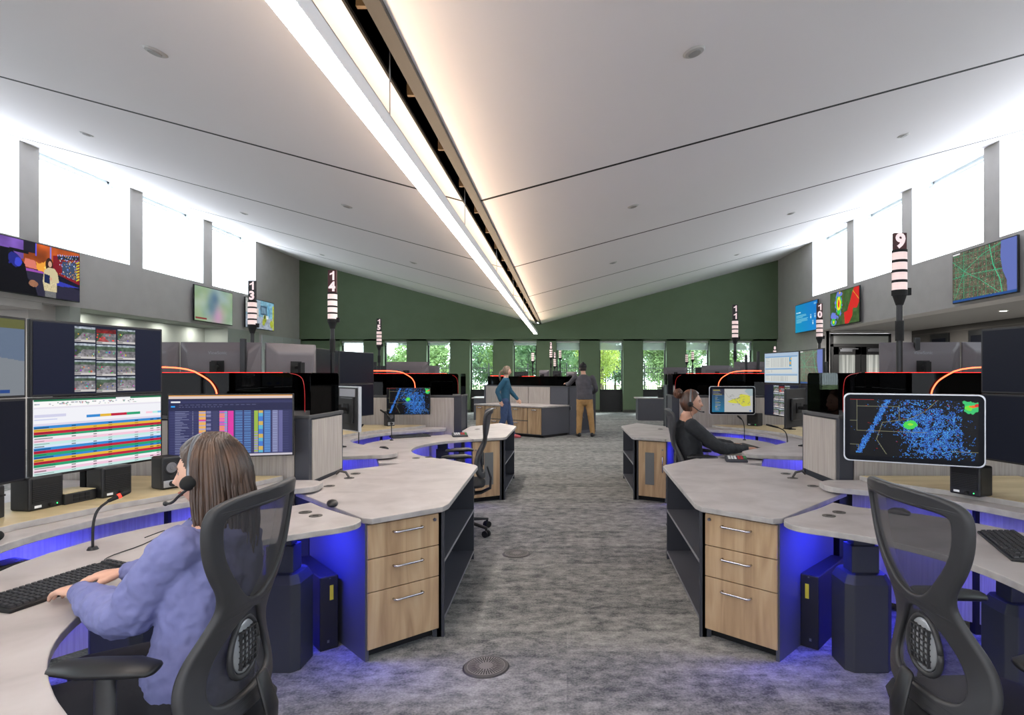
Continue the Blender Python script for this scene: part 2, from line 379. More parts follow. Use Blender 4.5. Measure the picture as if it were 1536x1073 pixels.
def scr_lists(w=140, h=90):
    a = canvas(w,h,(176,194,210)); R(a,0,.0,1,.12,(164,184,206)); rs = np.random.RandomState(2)
    for y0,y1,nx in ((.15,.5,12),(.56,.68,1),(.76,.96,10)):
        R(a,.02,y0,.97,y1,(200,204,200))
        for i in range(nx): x = .22+i*.052; R(a,x,y0+.02,x+.008,y1-.02,(120,124,130))
        for i in range(int((y1-y0)/.05)): R(a,.04,y0+.02+i*.05,.1+rs.rand()*.1,y0+.03+i*.05,(150,156,164))
        R(a,.02,y0-.04,.97,y0-.01,(110,150,190))
    R(a,.75,.16,.81,.46,(58,150,200)); R(a,.78,.18,.81,.24,(226,170,50)); R(a,.76,.3,.79,.4,(226,170,50)); R(a,.82,.15,.97,.66,(190,204,214)); return a
def scr_satellite(w=180, h=130):
    n = vnoise(w,h,26,4,4)[...,None]; a = np.zeros((h,w,3))+np.array((96,88,74)); a = a*(.6+n*.8)+(np.random.RandomState(1).rand(h,w,1)-.5)*46
    rs = np.random.RandomState(8); G = (66,184,136)
    for i in range(13): x = .03+i*.065; line(a,[(x,0),(x+rs.rand()*.03,.4),(x,1)],tuple(np.array(G)*(.5+.35*rs.rand())))
    for i in range(9): y = .06+i*.11; line(a,[(0,y),(.45,y+rs.rand()*.03),(.8,y)],tuple(np.array(G)*(.45+.35*rs.rand())))
    line(a,[(0,.15),(.2,.4),(.45,.62),(.75,.95)],G); line(a,[(.05,.9),(.2,.4),(.5,.15),(.8,.02)],G); line(a,[(.6,0),(.66,.4),(.76,.7),(.8,1)],G,2); line(a,[(0,.5),(.3,.48),(.8,.52)],G)
    for i in range(260):
        x,y = rs.rand()*.8,rs.rand()
        R(a,x,y,x+.01,y+.008,G if rs.rand() > .4 else (205,170,150))
    for i in range(150): x,y = .15+rs.randn()*.05,.32+rs.randn()*.12; R(a,x,y,x+.008,y+.008,(60,150,110))
    poly(a,[(.78,0),(.77,.3),(.8,.55),(.86,.75),(.87,1),(1.01,1.01),(1.01,0)],(98,112,180)); R(a,0,.955,1,1,(44,80,140)); R(a,0,0,.13,.03,(225,225,225)); return a
def scr_weather(w=130, h=86):
    n = vnoise(w,h,18,6,3)[...,None]; a = np.zeros((h,w,3))+np.array((66,92,52)); a = a*(.7+n*.6)
    for rx,ry,c,s in ((.13,.33,(110,128,214),1),(.095,.28,(60,190,70),2),(.06,.2,(236,226,50),3),(.035,.13,(222,40,36),4)): blob(a,.31,.36,rx,ry,c,s,.5); 
    blob(a,.34,.05,.08,.1,(110,128,214),12,.5); blob(a,.35,.02,.03,.06,(236,190,50),12,.5)
    for rx,ry,c,s in ((.16,.12,(110,128,214),5),): blob(a,.14,.72,rx,ry,c,s,.6)
    for rx,ry,c,s in ((.09,.12,(110,128,214),5),(.06,.09,(60,190,70),6),(.03,.04,(236,226,50),7)): blob(a,.12,.88,rx,ry,c,s,.5)
    poly(a,[(.78,.12),(.84,.0),(1.01,0),(1.01,.42),(.93,.6),(.8,.58),(.78,.8),(.66,1),(.53,1),(.5,.66),(.62,.62),(.66,.48),(.7,.4)],(206,44,40)); line(a,[(.8,.08),(1,.36)],(220,200,60)); line(a,[(.46,0),(.46,1)],(150,60,40)); return a
def scr_bluetext(w=120, h=100):
    a = np.zeros((h,w,3)); 
    for i in range(h): a[i,:] = (24,134+14*i/h,180+6*i/h)
    a += np.linspace(0,1,w)[None,:,None]*np.array((4,-18,20)); W = (190,228,236)
    R(a,.05,.27,.12,.31,W); R(a,.14,.27,.26,.31,W)
    for y,x1 in ((.38,.5),(.42,.52),(.46,.36),(.52,.6),(.56,.55),(.6,.58),(.64,.3)): R(a,.05,y,x1,y+.015,(120,196,214))
    for x,y in ((.72,.44),(.9,.44),(.81,.66)): R(a,x-.03,y,x+.03,y+.02,W); R(a,x-.02,y+.05,x+.02,y+.14,W)
    R(a,.85,.06,.95,.12,(120,180,220)); return a
def scr_reporter(w=200, h=120):
    a = canvas(w,h,(24,24,40)); poly(a,[(0,0),(1,0),(1,.35),(.4,.5),(0,.5)],(170,78,34)); poly(a,[(0,0),(.28,0),(.28,.35),(0,.4)],(118,84,170))
    n = vnoise(w,h,6,5,3)[...,None]; a = a*(.6+n*.8)
    blob(a,.56,.42,.1,.1,(236,160,60),3); blob(a,.57,.42,.04,.05,(255,214,110),4); poly(a,[(.3,.32),(.42,.34),(.44,.5),(.28,.48)],(214,120,104))
    R(a,.28,0,.42,.2,(34,30,44)); R(a,.42,0,.435,.24,(90,90,220)); R(a,.6,0,.62,.4,(140,124,200))
    poly(a,[(.2,.5),(.6,.58),(1,.78),(1,1),(0,1)],(44,42,62)); poly(a,[(.25,.5),(.5,.52),(.56,.56),(.3,.56)],(150,80,170)); poly(a,[(.6,.62),(1,.72),(.75,.75),(.5,.7)],(52,60,170))
    poly(a,[(.64,.16),(1,.06),(1,.66),(.7,.52),(.64,.5)],(128,28,40)); poly(a,[(.7,.14),(.99,.05),(.99,.14),(.7,.22)],(40,46,60)); poly(a,[(.76,.24),(.96,.2),(.97,.58),(.76,.5)],(60,76,104))
    rs = np.random.RandomState(2)
    for i in range(120): x,y = .72+rs.rand()*.27,.1+rs.rand()*.45; R(a,x,y,x+.01,y+.02,[(120,140,220),(200,210,230),(214,150,60),(60,60,90)][rs.randint(4)])
    for i in range(10): x = .7+i*.03; R(a,x,.12-i*.008,x+.012,.15-i*.008,(170,180,255))
    for i in range(7): poly(a,[(.955,.2+i*.06),(1,.16+i*.06),(1,.19+i*.06),(.955,.23+i*.06)],(200,190,50))
    poly(a,[(0,.2),(.12,.2),(.22,.3),(.3,.45),(.33,.7),(.42,.85),(.45,1),(0,1)],(16,16,22)); R(a,.12,.18,.34,.24,(20,20,26)); blob(a,.16,.4,.07,.12,(40,44,130),6,.5); blob(a,.22,.42,.04,.08,(60,70,200),7,.5)
    blob(a,.4,.78,.05,.06,(150,104,80),8,.4)
    blob(a,.59,.36,.045,.13,(56,36,30),9,.2); blob(a,.6,.34,.022,.06,(206,160,134),10,.2)
    poly(a,[(.53,.48),(.58,.42),(.66,.42),(.7,.5),(.72,.68),(.69,.7),(.69,.88),(.53,.88),(.51,.7)],(202,188,150)); poly(a,[(.53,.55),(.6,.57),(.6,.74),(.53,.72)],(28,40,78))
    poly(a,[(.54,.88),(.68,.88),(.68,1),(.54,1)],(110,110,112)); blob(a,.61,.63,.015,.03,(206,160,134),11,.2)
    a[int(.7*h):] *= (.85+np.random.RandomState(4).rand(h-int(.7*h),w,1)*.3); return a
def scr_soft(w=100, h=60):
    n = vnoise(w,h,5,11,2)[...,None]; m = vnoise(w,h,4,17,2)[...,None]
    a = np.array((120,150,120))*(1-n)+np.array((160,180,190))*n; a = a*(1-m*.4)+np.array((196,200,120))*m*.4
    yy,xx = np.mgrid[0:h,0:w]
    for cx,cy,rx,ry,c in ((.5,.3,.12,.25,(70,100,130)),(.58,.8,.16,.3,(196,140,180)),(.42,.55,.12,.3,(90,120,140))):
        g = np.exp(-(((xx/w-cx)/rx)**2+((yy/h-cy)/ry)**2))[...,None]; a = a*(1-g*.8)+np.array(c)*g*.8
    R(a,.02,.9,.3,.95,(130,60,60)); return a
def scr_atrium(w=110, h=66):
    a = canvas(w,h,(120,166,186)); poly(a,[(0,.55),(1,.6),(1,1),(0,1)],(150,160,172)); R(a,.0,.0,.1,.5,(176,180,176)); R(a,.25,0,.5,.3,(150,170,184)); R(a,.5,.16,.74,.5,(70,96,116)); R(a,.54,.22,.7,.44,(110,140,160)); R(a,.3,.3,.44,.6,(206,196,190))
    R(a,.76,.1,.84,.55,(96,150,180)); R(a,.95,.1,1,1,(170,180,80)); R(a,.6,.5,.8,.62,(196,210,214))
    for x,y in ((.62,.75),(.66,.62),(.9,.78)): blob(a,x,y,.05,.14,(150,160,60),int(x*100),.4)
    R(a,.64,.5,.67,.62,(40,44,60)); n = vnoise(w,h,20,2,2)[...,None]; return a*(.8+n*.4)
def scr_dark(w=12, h=8): return canvas(w,h,(17,20,30))
def scr_dim(): 
    a = canvas(60,34,(20,24,36)); R(a,.3,.2,.7,.6,(70,110,170)); poly(a,[(.25,.6),(.5,.3),(.75,.6)],(120,90,70)); return a
SCRC = {}
def screen_mesh(name, fn, w, h, strength=1.0):
    """flat picture of coloured cells, w x h metres, centred on x, from z=0 up, facing -y"""
    key = (fn.__name__, round(w,3), round(h,3), strength)
    if key in SCRC: return SCRC[key]
    a = np.clip(fn(),0,255)/255.0; H, W, _ = a.shape
    lin = np.where(a <= .04045, a/12.92, ((a+.055)/1.055)**2.4)
    xs = np.linspace(-w/2,w/2,W+1); zs = np.linspace(h,0,H+1)
    vv = np.zeros(((H+1)*(W+1),3)); vv[:,0] = np.tile(xs,H+1); vv[:,2] = np.repeat(zs,W+1)
    i,j = np.mgrid[0:H,0:W]; k = (i*(W+1)+j).ravel()
    faces = np.stack([k,k+W+1,k+W+2,k+1],1)
    me = bpy.data.meshes.new(name); me.from_pydata(vv.tolist(),[],faces.tolist())
    at = me.color_attributes.new('picture','FLOAT_COLOR','CORNER')
    c = np.ones((H*W,4,4)); c[:,:,:3] = lin.reshape(-1,1,3); at.data.foreach_set('color', c.ravel())
    mn = 'screen_picture_%g' % strength
    if mn not in MATS:
        m = mat(mn, (8,8,10), .35, spec=.12); n,l,b = nodes(m); v = n.new('ShaderNodeVertexColor'); v.layer_name = 'picture'
        l.new(v.outputs['Color'], b.inputs['Emission Color']); b.inputs['Emission Strength'].default_value = strength
    me.materials.append(MATS[mn]); SCRC[key] = me; return me
# ------------------------------------------------------------------ building
XL, XR, YB, YF = -10.56, 8.35, 23.7, -4.0
XC = -1.10
def zc(x): return 3.475 + .2693*abs(x-XC)
REC = .53
WINY = [(9.1+2.935*k-.02, 11.57+2.935*k) for k in (-4,-3,-2,-1,0,1,2,3)]      # clerestory openings
SILL = 4.15
b = MB(); b.box(XL-1.5, XR+4, YF-.3, YB+.6, -.2, 0); struct('floor', b, M_CARPET)
# ceiling panels between the cross joints
seams = [YF-.3, 2.7, 6.92, 11.2, 15.45, 19.65, YB+.2]
for side, (xa, xb_) in {'left':(XL-REC-.1,-1.17), 'right':(-.99, XR+REC+.1)}.items():
    b = MB()
    for y0, y1 in zip(seams, seams[1:]):
        b.prism([(xa,y0+.028),(xb_,y0+.028),(xb_,y1-.028),(xa,y1-.028)], lambda x,y: zc(x), lambda x,y: zc(x)+.25)
    struct('ceiling_'+side, b, M_CEIL)
b = MB()
for y in seams[1:-1]:
    for xa, xb_ in ((XL-REC-.1,-1.17),(-.99,XR+REC+.1)): b.prism([(xa,y-.028),(xb_,y-.028),(xb_,y+.028),(xa,y+.028)], lambda x,y: zc(x)-.002, lambda x,y: zc(x)+.2)
struct('joint_shade_strips', b, M_BLACKM)  # black strips fill the open joints, standing in for shade in the gaps
b = MB()                                                     # dark plenum deck above
for xa, xb_ in ((XL-REC-.2,XC),(XC,XR+REC+.2)):
    b.prism([(xa,YF-.3),(xb_,YF-.3),(xb_,YB+.3),(xa,YB+.3)], lambda x,y: zc(x)+.5, lambda x,y: zc(x)+.62)
struct('roof_deck', b, M_BLACKM)
b = MB(); b.box(-1.075,-.985,YF,YB-.1,3.47,3.53); b.box(-1.0,-.985,YF,YB-.1,3.5,3.9); struct('trim_1', b, mat('bronze_channel',(26,24,24),.6))
b = MB(); b.box(-1.185,-1.17,YF,YB-.1,3.47,3.9); struct('trim_2', b, M_BLACKM)
b = MB()
for k in range(26): b.cbox((-1.12,YF+1+k*1.05,3.66),(.07,.03,.28))
struct('trim_3', b, mat('duct_metal',(90,72,48),.6))

def clerestory_wall(name, x_in, sgn):
    """upper side wall with deep window openings; sgn -1 for the left wall, +1 for the right"""
    x_out = x_in + sgn*REC; b = MB(); x0, x1 = min(x_in,x_out), max(x_in,x_out)
    b.box(x0,x1,YF,YB+.2,2.95,SILL)
    ys = [YF]+[v for w in WINY for v in w]+[YB+.2]
    for y0,y1 in zip(ys[0::2], ys[1::2]):
        if y1 > y0: b.prism([(x0,y0),(x1,y0),(x1,y1),(x0,y1)], SILL, lambda x,y: zc(x)+.04)
    o = struct(name, b, [M_WALL, M_JAMB])
    for p in o.data.polygons:
        if p.center.z > SILL-.001 and (abs(p.normal.y) > .9 or p.normal.z > .9): p.material_index = 1
    return o
clerestory_wall('wall_left', XL, -1); clerestory_wall('wall_right', XR, 1)
n = 0
for sgn, xi, nm in ((-1,XL,'left'),(1,XR,'right')):
    for k,(y0,y1) in enumerate(WINY):
        xo = xi+sgn*(REC-.02); n += 1
        b = MB(); xx0, xx1 = min(xo,xo+sgn*.04), max(xo,xo+sgn*.04)
        b.box(xx0,xx1,y0,y0+.05,SILL,zc(xo)); b.box(xx0,xx1,y1-.05,y1,SILL,zc(xo)); b.box(xx0,xx1,y0,y1,SILL,SILL+.05); b.box(xx0,xx1,y0,y1,zc(xo)-.06,zc(xo))
        w = struct('window_%d'%n, b, M_SIDEWHITE)
        g = MB(); g.box(xo+sgn*.01-.003,xo+sgn*.01+.003,y0+.05,y1-.05,SILL+.05,zc(xo)-.06); obj('glass', g, M_GLASS, w)
        if y1 < 5: continue
        place = ['','','','nearest the camera','over the big television' if sgn < 0 else 'over the satellite map screen','second in view from the camera end','third in view from the camera end','farthest, closest to the green wall'][k]
        xb_ = xi+sgn*(REC-.08)
        t = thing('roller_blind', 'white glowing blind in %s clerestory window, %s' % (nm, place), 'blind', (xb_, (y0+y1)/2, SILL), 0, 'clerestory blinds')
        zt = zc(xb_)-SILL-.16; h = (y1-y0)/2-.005
        f = MB(); f.box(-.002,.002,-h,h,.012,zt); obj('blind_fabric', f, M_BLIND, t)
        f = MB(); f.box(-.012,.012,-h,h,0,.02); obj('bottom_bar', f, M_SIDEWHITE, t)
        f = MB(); f.loft([(0,-h,zt+.03),(0,h,zt+.03)],.035,n=14,rnd=False); f.box(-.05,.05,-h,-h+.03,zt-.02,zt+.1); obj('roller_tube', f, M_SIDEWHITE, t, smooth=False)
# upper walls outside the two clerestory walls, down to the floor
M_ALC = noise_mat('alcove_paint', [(160,166,158),(166,171,163)], 3, .85)
b = MB()                                                    # left lower wall with the recessed bay
b.box(XL-.9,XL-.72,13.03,18.7,0,2.95); b.box(XL-.72,XL,12.75,13.03,0,2.95); b.box(XL-.9,XL,18.7,20.6,0,2.95); b.box(XL-.95,XL-.02,12.7,18.8,2.945,3.05)
struct('wall_left_bay', b, M_ALC)
b = MB(); b.box(XL-.9,XL,20.6,YB+.2,0,2.95); struct('wall_left_end', b, M_WALL)
b = MB()
for y0 in (20.72,21.46,22.2,22.94): b.box(XL,XL+.05,y0+.006,y0+.734,.1,2.88)
o = obj('wall_cupboard', b, mat('white_cupboard',(196,200,202),.35), None, .004); tag(o,'tall flush white cupboard doors on left wall beside the green wall','cupboard')
b = MB(); b.box(XL-1.6,XL-.02,YF,12.1,2.8,2.948); struct('ceiling_soffit_left', b, M_WALL)
b = MB(); b.box(XL-1.7,XL-1.6,YF,12.75,0,2.95); b.box(XL-1.6,XL-.3,12.1,12.75,0,2.95); struct('wall_left_recess', b, M_WALL)
b = MB(); b.box(XL-1.6,XL-1.5,8,11.6,.0,.08); b.box(XL-1.6,XL-1.5,8,11.6,2.35,2.5); b.box(XL-1.6,XL-1.5,11.5,11.6,0,2.5); b.box(XL-1.6,XL-1.5,9.7,9.8,0,2.4)
w = struct('window_30', b, M_FRAMEW); g = MB(); g.box(XL-1.59,XL-1.58,8,11.6,.05,2.4); obj('glass', g, M_SCREENGLASS, w)
# right side: open bay under the clerestory wall with a block wall behind
b = MB(); b.box(XR+REC,11.6,YF,20.1,2.95,3.1); struct('ceiling_soffit_right', b, mat('soffit_paint',(150,148,145),.85))
b = MB(); b.box(11.5,11.7,YF,20.1,0,2.95); struct('wall_right_block', b, M_BRICK)
for k,y in enumerate((12.4,16.2,18.0)):
    b = MB(); b.box(11.44,11.5,y,y+.9,0,2.75); w = struct('door_%d'%(k+3), b, M_FRAMEW, .005)
    g = MB(); g.box(11.43,11.44,y+.12,y+.78,.3,2.6); obj('glass', g, M_SCREENGLASS, w)
b = MB(); b.box(XR,XR+.4,20.0,YB+.2,0,2.95); b.box(XR+.3,8.78,20.0,20.15,0,2.95); b.box(10.82,11.6,20.0,20.15,0,2.95); b.box(8.78,10.82,20.0,20.15,2.88,2.95); b.box(8.4,11.6,20.5,20.6,0,2.95)
struct('wall_right_end', b, M_WALL)
b = MB(); fx0, fx1 = 8.8, 10.8
b.box(fx0,fx0+.08,19.96,20.06,0,2.86); b.box(fx1-.08,fx1,19.96,20.06,0,2.86); b.box(fx0,fx1,19.96,20.06,2.78,2.86); b.box(fx0,fx1,19.96,20.06,2.42,2.52)
d = struct('door_1', b, M_FRAMEW, .004)
g = MB(); g.box(fx0+.08,fx1-.08,20.0,20.01,2.52,2.78); obj('transom_glass', g, mat('frosted_transom',(150,154,150),.2), d)
M_RIB = noise_mat('ribbed_obscured_glass', [(150,156,152),(214,218,214)], 24, .3, 1, stretch=(1,1,.01), lo=.4, hi=.6)
for k,(x0,x1) in enumerate(((fx0+.09,9.79),(9.81,fx1-.09))):
    b = MB(); y0,y1 = 19.98,20.03
    b.box(x0,x0+.18,y0,y1,.01,2.42); b.box(x1-.18,x1,y0,y1,.01,2.42); b.box(x0,x1,y0,y1,.01,.3); b.box(x0,x1,y0,y1,2.16,2.42)
    l = obj('door_leaf', b, M_FRAMEW, d, .003); g = MB(); g.box(x0+.18,x1-.18,20.0,20.01,.3,2.16); obj('glass', g, M_RIB, l)
    g = MB(); g.box(x0+.2,x0+.6,19.93,19.98,2.26,2.34); g.box(x0+.25,x0+.8,19.92,19.95,2.34,2.37); obj('door_closer', g, M_STEEL, l)
b = MB(); b.box(XL-1.7,11.7,YF-.2,YF,0,.3); b.box(XL-1.7,11.7,YF-.2,YF,3.3,6.5); b.box(XL-1.7,-9.5,YF-.2,YF,.3,3.3); b.box(7.5,11.7,YF-.2,YF,.3,3.3); struct('wall_front', b, M_WALL)
b = MB(); b.box(-9.5,7.5,YF-.15,YF-.13,.3,3.3); w = struct('window_60', b, mat('fill_glow',(215,220,222),.9,emit=(236,240,248),estr=1.1))  # added glowing panel behind the camera, fills the near desks with frontal light
b = MB()
for k in range(9): b.box(-9.5+k*2.125-.03,-9.5+k*2.125+.03,YF-.1,YF-.04,.3,3.3)
obj('fill_window_bars', b, M_SIDEWHITE, w)
# green end wall: upper part flush, lower part set back with ten narrow windows
b = MB()
def zt(x,y): return zc(x)+.04
for xa, xb_ in ((XL-.1,XC),(XC,XR+.1)): b.prism([(xa,YB),(xb_,YB),(xb_,YB+.5),(xa,YB+.5)], 2.9, zt)
struct('wall_back', b, M_GREEN)
b = MB(); zl = YB+.12
wc = [(525.7+65.3*k-CX)*YB/FPX for k in range(10)]; hw = .465
xs = [XL]+[v for c in wc for v in (c-hw,c+hw)]+[XR]
for x0,x1 in zip(xs[0::2],xs[1::2]): b.box(x0,x1,zl,zl+.38,0,2.9)
b.box(XL,XR,zl,zl+.38,2.84,2.9)
struct('wall_back_lower', b, M_GREEN)
b = MB()
for x0,x1 in zip(xs[0::2],xs[1::2]): b.box(x0,x1,zl-.012,zl,0,.1)
struct('baseboard_back', b, mat('base_dark_green',(58,62,54),.6))
for k,c in enumerate(wc):
    y = zl+.26; b = MB()
    for a0,a1,z0,z1 in ((c-hw,c-hw+.045,0,2.84),(c+hw-.045,c+hw,0,2.84),(c-hw,c+hw,2.79,2.84),(c-hw,c+hw,.84,.9),(c-hw,c+hw,0,.06)): b.box(a0,a1,y,y+.1,z0,z1)
    w = struct('window_%d'%(40+k), b, M_FRAMEW)
    g = MB(); g.box(c-hw+.045,c+hw-.045,y+.04,y+.048,.9,2.79); obj('glass', g, M_GLASS, w)
    g = MB(); g.box(c-hw+.045,c+hw-.045,y+.03,y+.06,.06,.84); obj('lower_panel', g, M_BLACK, w)
    drop = .17 if k < 5 else .36
    ordn = ['first','second','third','fourth','fifth','sixth','seventh','eighth','ninth','tenth'][k]
    t = thing('roller_blind','white roller shade, %s, in the %s green-wall window from the left' % ('nearly fully raised' if k < 5 else 'lowered a little', ordn),'blind',(c,y-.03,2.84-drop),0,'shades on the green wall')
    f = MB(); f.box(-hw+.01,hw-.01,-.002,.002,.01,drop-.06); obj('shade_fabric', f, M_BLINDW, t)
    f = MB(); f.box(-hw+.01,hw-.01,-.008,.008,0,.012); obj('bottom_bar', f, M_SIDEWHITE, t)
    f = MB(); f.box(-hw+.005,hw-.005,-.04,.04,drop-.07,drop-.002); obj('cassette', f, M_WHITE, t)

# recessed ceiling spots and slim pendants
def on_ceiling(px, py):
    dx, dz = (px-CX)/FPX, (CY-py)/FPX
    for k in range(200, 3000):
        y = k*.01
        x, z = dx*y, EYE+dz*y
        if z >= zc(x): return x, y, zc(x)
spots = [((233,77),'in the second left ceiling panel, near picture top'),((1041,77),'in the right ceiling panel nearest the camera'),((130,201),'in the left ceiling above the clerestory blinds'),((1355,203),'in the right ceiling above the clerestory blinds'),
         ((520,309),'left of the long pendant, midway back'),((950,309),'right of the dark slot, midway back'),((366,320),'high left ceiling, above first television of the pair'),((1187,320),'high right ceiling, above the sign for station ten'),((620,394),'left ceiling, toward the green wall'),((920,394),'right ceiling, toward the green wall'),((1105,382),'right ceiling, near the green wall corner'),((483,382),'left ceiling, near the green wall corner')]
for (px,py),wh in spots:
    x,y,z = on_ceiling(px,py); sl = math.atan(.2693)*(1 if x > XC else -1)
    t = thing('ceiling_sensor','small flush white disc '+wh,'ceiling disc',(x,y,z),0,'flush ceiling discs'); t.rotation_euler = (0,-sl,0)
    f = MB(); f.cyl((0,0),.075,-.012,-.001,24,.09); obj('cover_ring', f, mat('disc_white',(186,184,182),.6), t)
    f = MB(); f.cyl((0,0),.05,-.02,-.011,24); obj('cover_plate', f, mat('disc_white2',(150,148,146),.6), t)
x,y,z = 9.9, 13.6, 2.95
t = thing('recessed_downlight','round white downlight in the lowered ceiling right of the number 9 signal','ceiling light',(x,y,z)); f = MB(); f.cyl((0,0),.1,-.012,0,24); obj('trim_ring', f, M_WHITE, t); f = MB(); f.cyl((0,0),.07,-.016,-.011,24); obj('lens', f, mat('soft_lens',(255,255,255),.5,emit=(255,250,240),estr=3), t)
t = thing('linear_pendant','long white linear pendant light running the length of the room','pendant light',(-1.15,0,3.0))
f = MB(); L0, L1 = -3.2, 22.3
f.box(-.0635,-.057,L0,L1,0.003,.1); f.box(.057,.0635,L0,L1,0.003,.1); f.box(-.0635,.0635,L0,L1,.094,.1); f.box(-.0635,.0635,L0,L0+.01,0,.1); f.box(-.0635,.0635,L1-.01,L1,0,.1); obj('housing', f, mat('pendant_white',(222,222,226),.4), t)
f = MB(); f.box(-.056,.056,L0+.01,L1-.01,0.0,.012); obj('diffuser', f, M_LAMP, t)
f = MB(); f.box(-.05,.05,L0+.05,L1-.05,.1,.104); obj('upper_diffuser', f, M_LAMPUP, t)
for y in (-1,3.8,6.6,9.6,12.6,15.6,18.6,21.9):
    f = MB(); f.tube([(0.03,y,.1),(.03,y,.6)],.004,6); obj('suspension_cable', f, M_STEEL, t)

# wall televisions --------------------------------------------------
def television(lab, side, ya, yb, z0, z1, fn, cat='television'):
    """ya, yb: the two ends along the wall"""
    x = XL+.12 if side < 0 else XR-.12
    w = abs(yb-ya); h = z1-z0
    t = thing('wall_television', lab, cat, (x,(ya+yb)/2,z0), PI/2 if side < 0 else -PI/2)
    b = MB(); b.box(-w/2,w/2,0,.045,0,h); obj('casing', b, M_BLACK, t, .006)
    b = MB(); b.box(-w/2+.25,w/2-.25,.045,.12,h*.25,h*.75); obj('wall_bracket', b, M_BLACKM, t)
    o = bpy.data.objects.new('screen', screen_mesh('picture', fn, w-.03, h-.04, .42)); COL.objects.link(o); o.parent = t; o.location = (0,-.0015,.02)
television('large television on left wall showing a reporter before a fire engine', -1, 11.0, 12.87, 3.04, 4.1, scr_reporter)
television('left wall television with a blurred green picture', -1, 16.82, 18.75, 3.02, 4.04, scr_soft)
television('left wall television showing a bright atrium, behind sign 13', -1, 19.5, 21.4, 3.04, 4.04, scr_atrium)
television('television on right wall showing a satellite map with green roads', 1, 10.95, 12.8, 3.0, 4.06, scr_satellite)
television('television on right wall showing red and yellow weather radar', 1, 16.87, 18.74, 2.98, 4.02, scr_weather)
television('television on right wall with a plain blue text slide', 1, 19.68, 21.6, 2.97, 3.98, scr_bluetext)

# outside ------------------------------------------------------------
M_GRASS = noise_mat('outside_grass', [(92,112,62),(120,140,80),(150,160,110)], 2, .9)
b = MB(); b.box(-60,60,YB+.6,95,-.35,-.15); struct('ground_outside', b, M_GRASS)
b = MB(); b.box(-40,40,30,33.5,-.15,-.13); struct('path_outside', b, mat('outside_asphalt',(120,122,124),.9))
t = thing('metal_fence','black metal picket fence beyond the narrow windows','fence',(0,37,-.15))
b = MB()
for k in range(-110,111): b.box(k*.14-.011,k*.14+.011,-.011,.011,.08,2.2)
obj('pickets', b, M_FRAMEW, t)
b = MB(); b.box(-15.5,15.5,-.02,.02,.2,.24); b.box(-15.5,15.5,-.02,.02,1.75,1.79); b.box(-15.5,15.5,-.02,.02,2.02,2.06); obj('rails', b, M_FRAMEW, t)
for k in range(-6,7): b = MB(); b.box(k*2.4-.04,k*2.4+.04,-.04,.04,-.05,2.35); obj('fence_post', b, M_FRAMEW, t)
M_LEAF = {}
for i,c in enumerate(([(84,108,66),(128,152,96)],[(120,140,60),(176,186,92)],[(74,100,74),(112,140,104)])):
    M_LEAF[i] = noise_mat('leaf_%d'%i, c, 1.2, .8, 2)
M_BARK = mat('bark',(84,72,60),.9)
def tree_mesh(seed, r, h, n, leaf):
    rs = random.Random(seed); b = MB(); blobs = [(rs.uniform(-.6,.6)*r, rs.uniform(-.6,.6)*r, h*rs.uniform(.3,.85), r*rs.uniform(.35,.6)) for _ in range(13)]
    for _ in range(n):
        cx,cy,cz,cr = rs.choice(blobs); d = Vector((rs.gauss(0,1),rs.gauss(0,1),rs.gauss(0,1))).normalized(); q = cr*rs.uniform(.55,1.05)
        p = Vector((cx,cy,cz))+d*q; s_ = leaf*rs.uniform(.6,1.3); u = Vector((rs.gauss(0,1),rs.gauss(0,1),rs.gauss(0,1))).normalized(); v = u.orthogonal().normalized()
        b.add([p-u*s_,p+v*s_*.6,p+u*s_,p-v*s_*.6],[(0,1,2,3)])
    return b
TM = [tree_mesh(1,3.0,6.2,6500,.16), tree_mesh(2,1.5,4.3,3000,.08), tree_mesh(3,3.4,5.4,6500,.17)]
TMM = [TM[0].mesh('foliage',M_LEAF[0]), TM[1].mesh('foliage',M_LEAF[1]), TM[2].mesh('foliage',M_LEAF[2])]
tb = MB(); tb.loft([(0,0,-.3),(0.05,0,1.5),(0,.1,4)],[.14,.1,.04]); TRM = tb.mesh('trunk',M_BARK,True)
trees = [(-24,50,2,0.56),(-19.5,64,2,0.66),(-15.6,57,0,0.62),(-11.5,50,0,0.77),(-8.2,64,2,0.90),(-5.2,57,0,0.98),(-1.5,50,2,0.90),(1.4,64,0,1.06),(4.6,57,2,0.92),(8.0,50,0,0.90),(11.2,64,2,1.08),(15,57,0,0.95),(19,50,2,0.81),(23.5,64,0,0.99),(28,57,2,0.90),(2.1,34.9,1,0.95)]
wn = ['behind the fence, far left','behind the fence, left of the first window','seen in the second narrow window from the left','seen in the third narrow window','left of the blurred stroll of the teal-topped woman','seen above the teal-topped woman','behind the central pod of desks','seen through the window above the small sign lights','right of the man in the cap','seen in the eighth narrow window','seen in the ninth narrow window','seen in the rightmost narrow window','beyond the right corner of the green wall','far right of the fence line','furthest right behind the fence','']
wn[4] = 'seen in the fourth narrow window'
for (x,y,k,s_),w_ in zip(trees,wn):
    lab = 'small yellow-green tree in front of the fence, right of the man in the cap' if k == 1 else ('tall leafy green tree '+w_)
    t = thing('tree', lab, 'tree', (x,y,-.15), 0, None if k == 1 else 'trees behind the fence')
    o = bpy.data.objects.new('foliage', TMM[k]); COL.objects.link(o); o.parent = t; o['kind'] = 'stuff'; o2 = bpy.data.objects.new('trunk', TRM); COL.objects.link(o2); o2.parent = t
    t.scale = (s_,s_,s_); t.rotation_euler = (0,0,x*1.7)
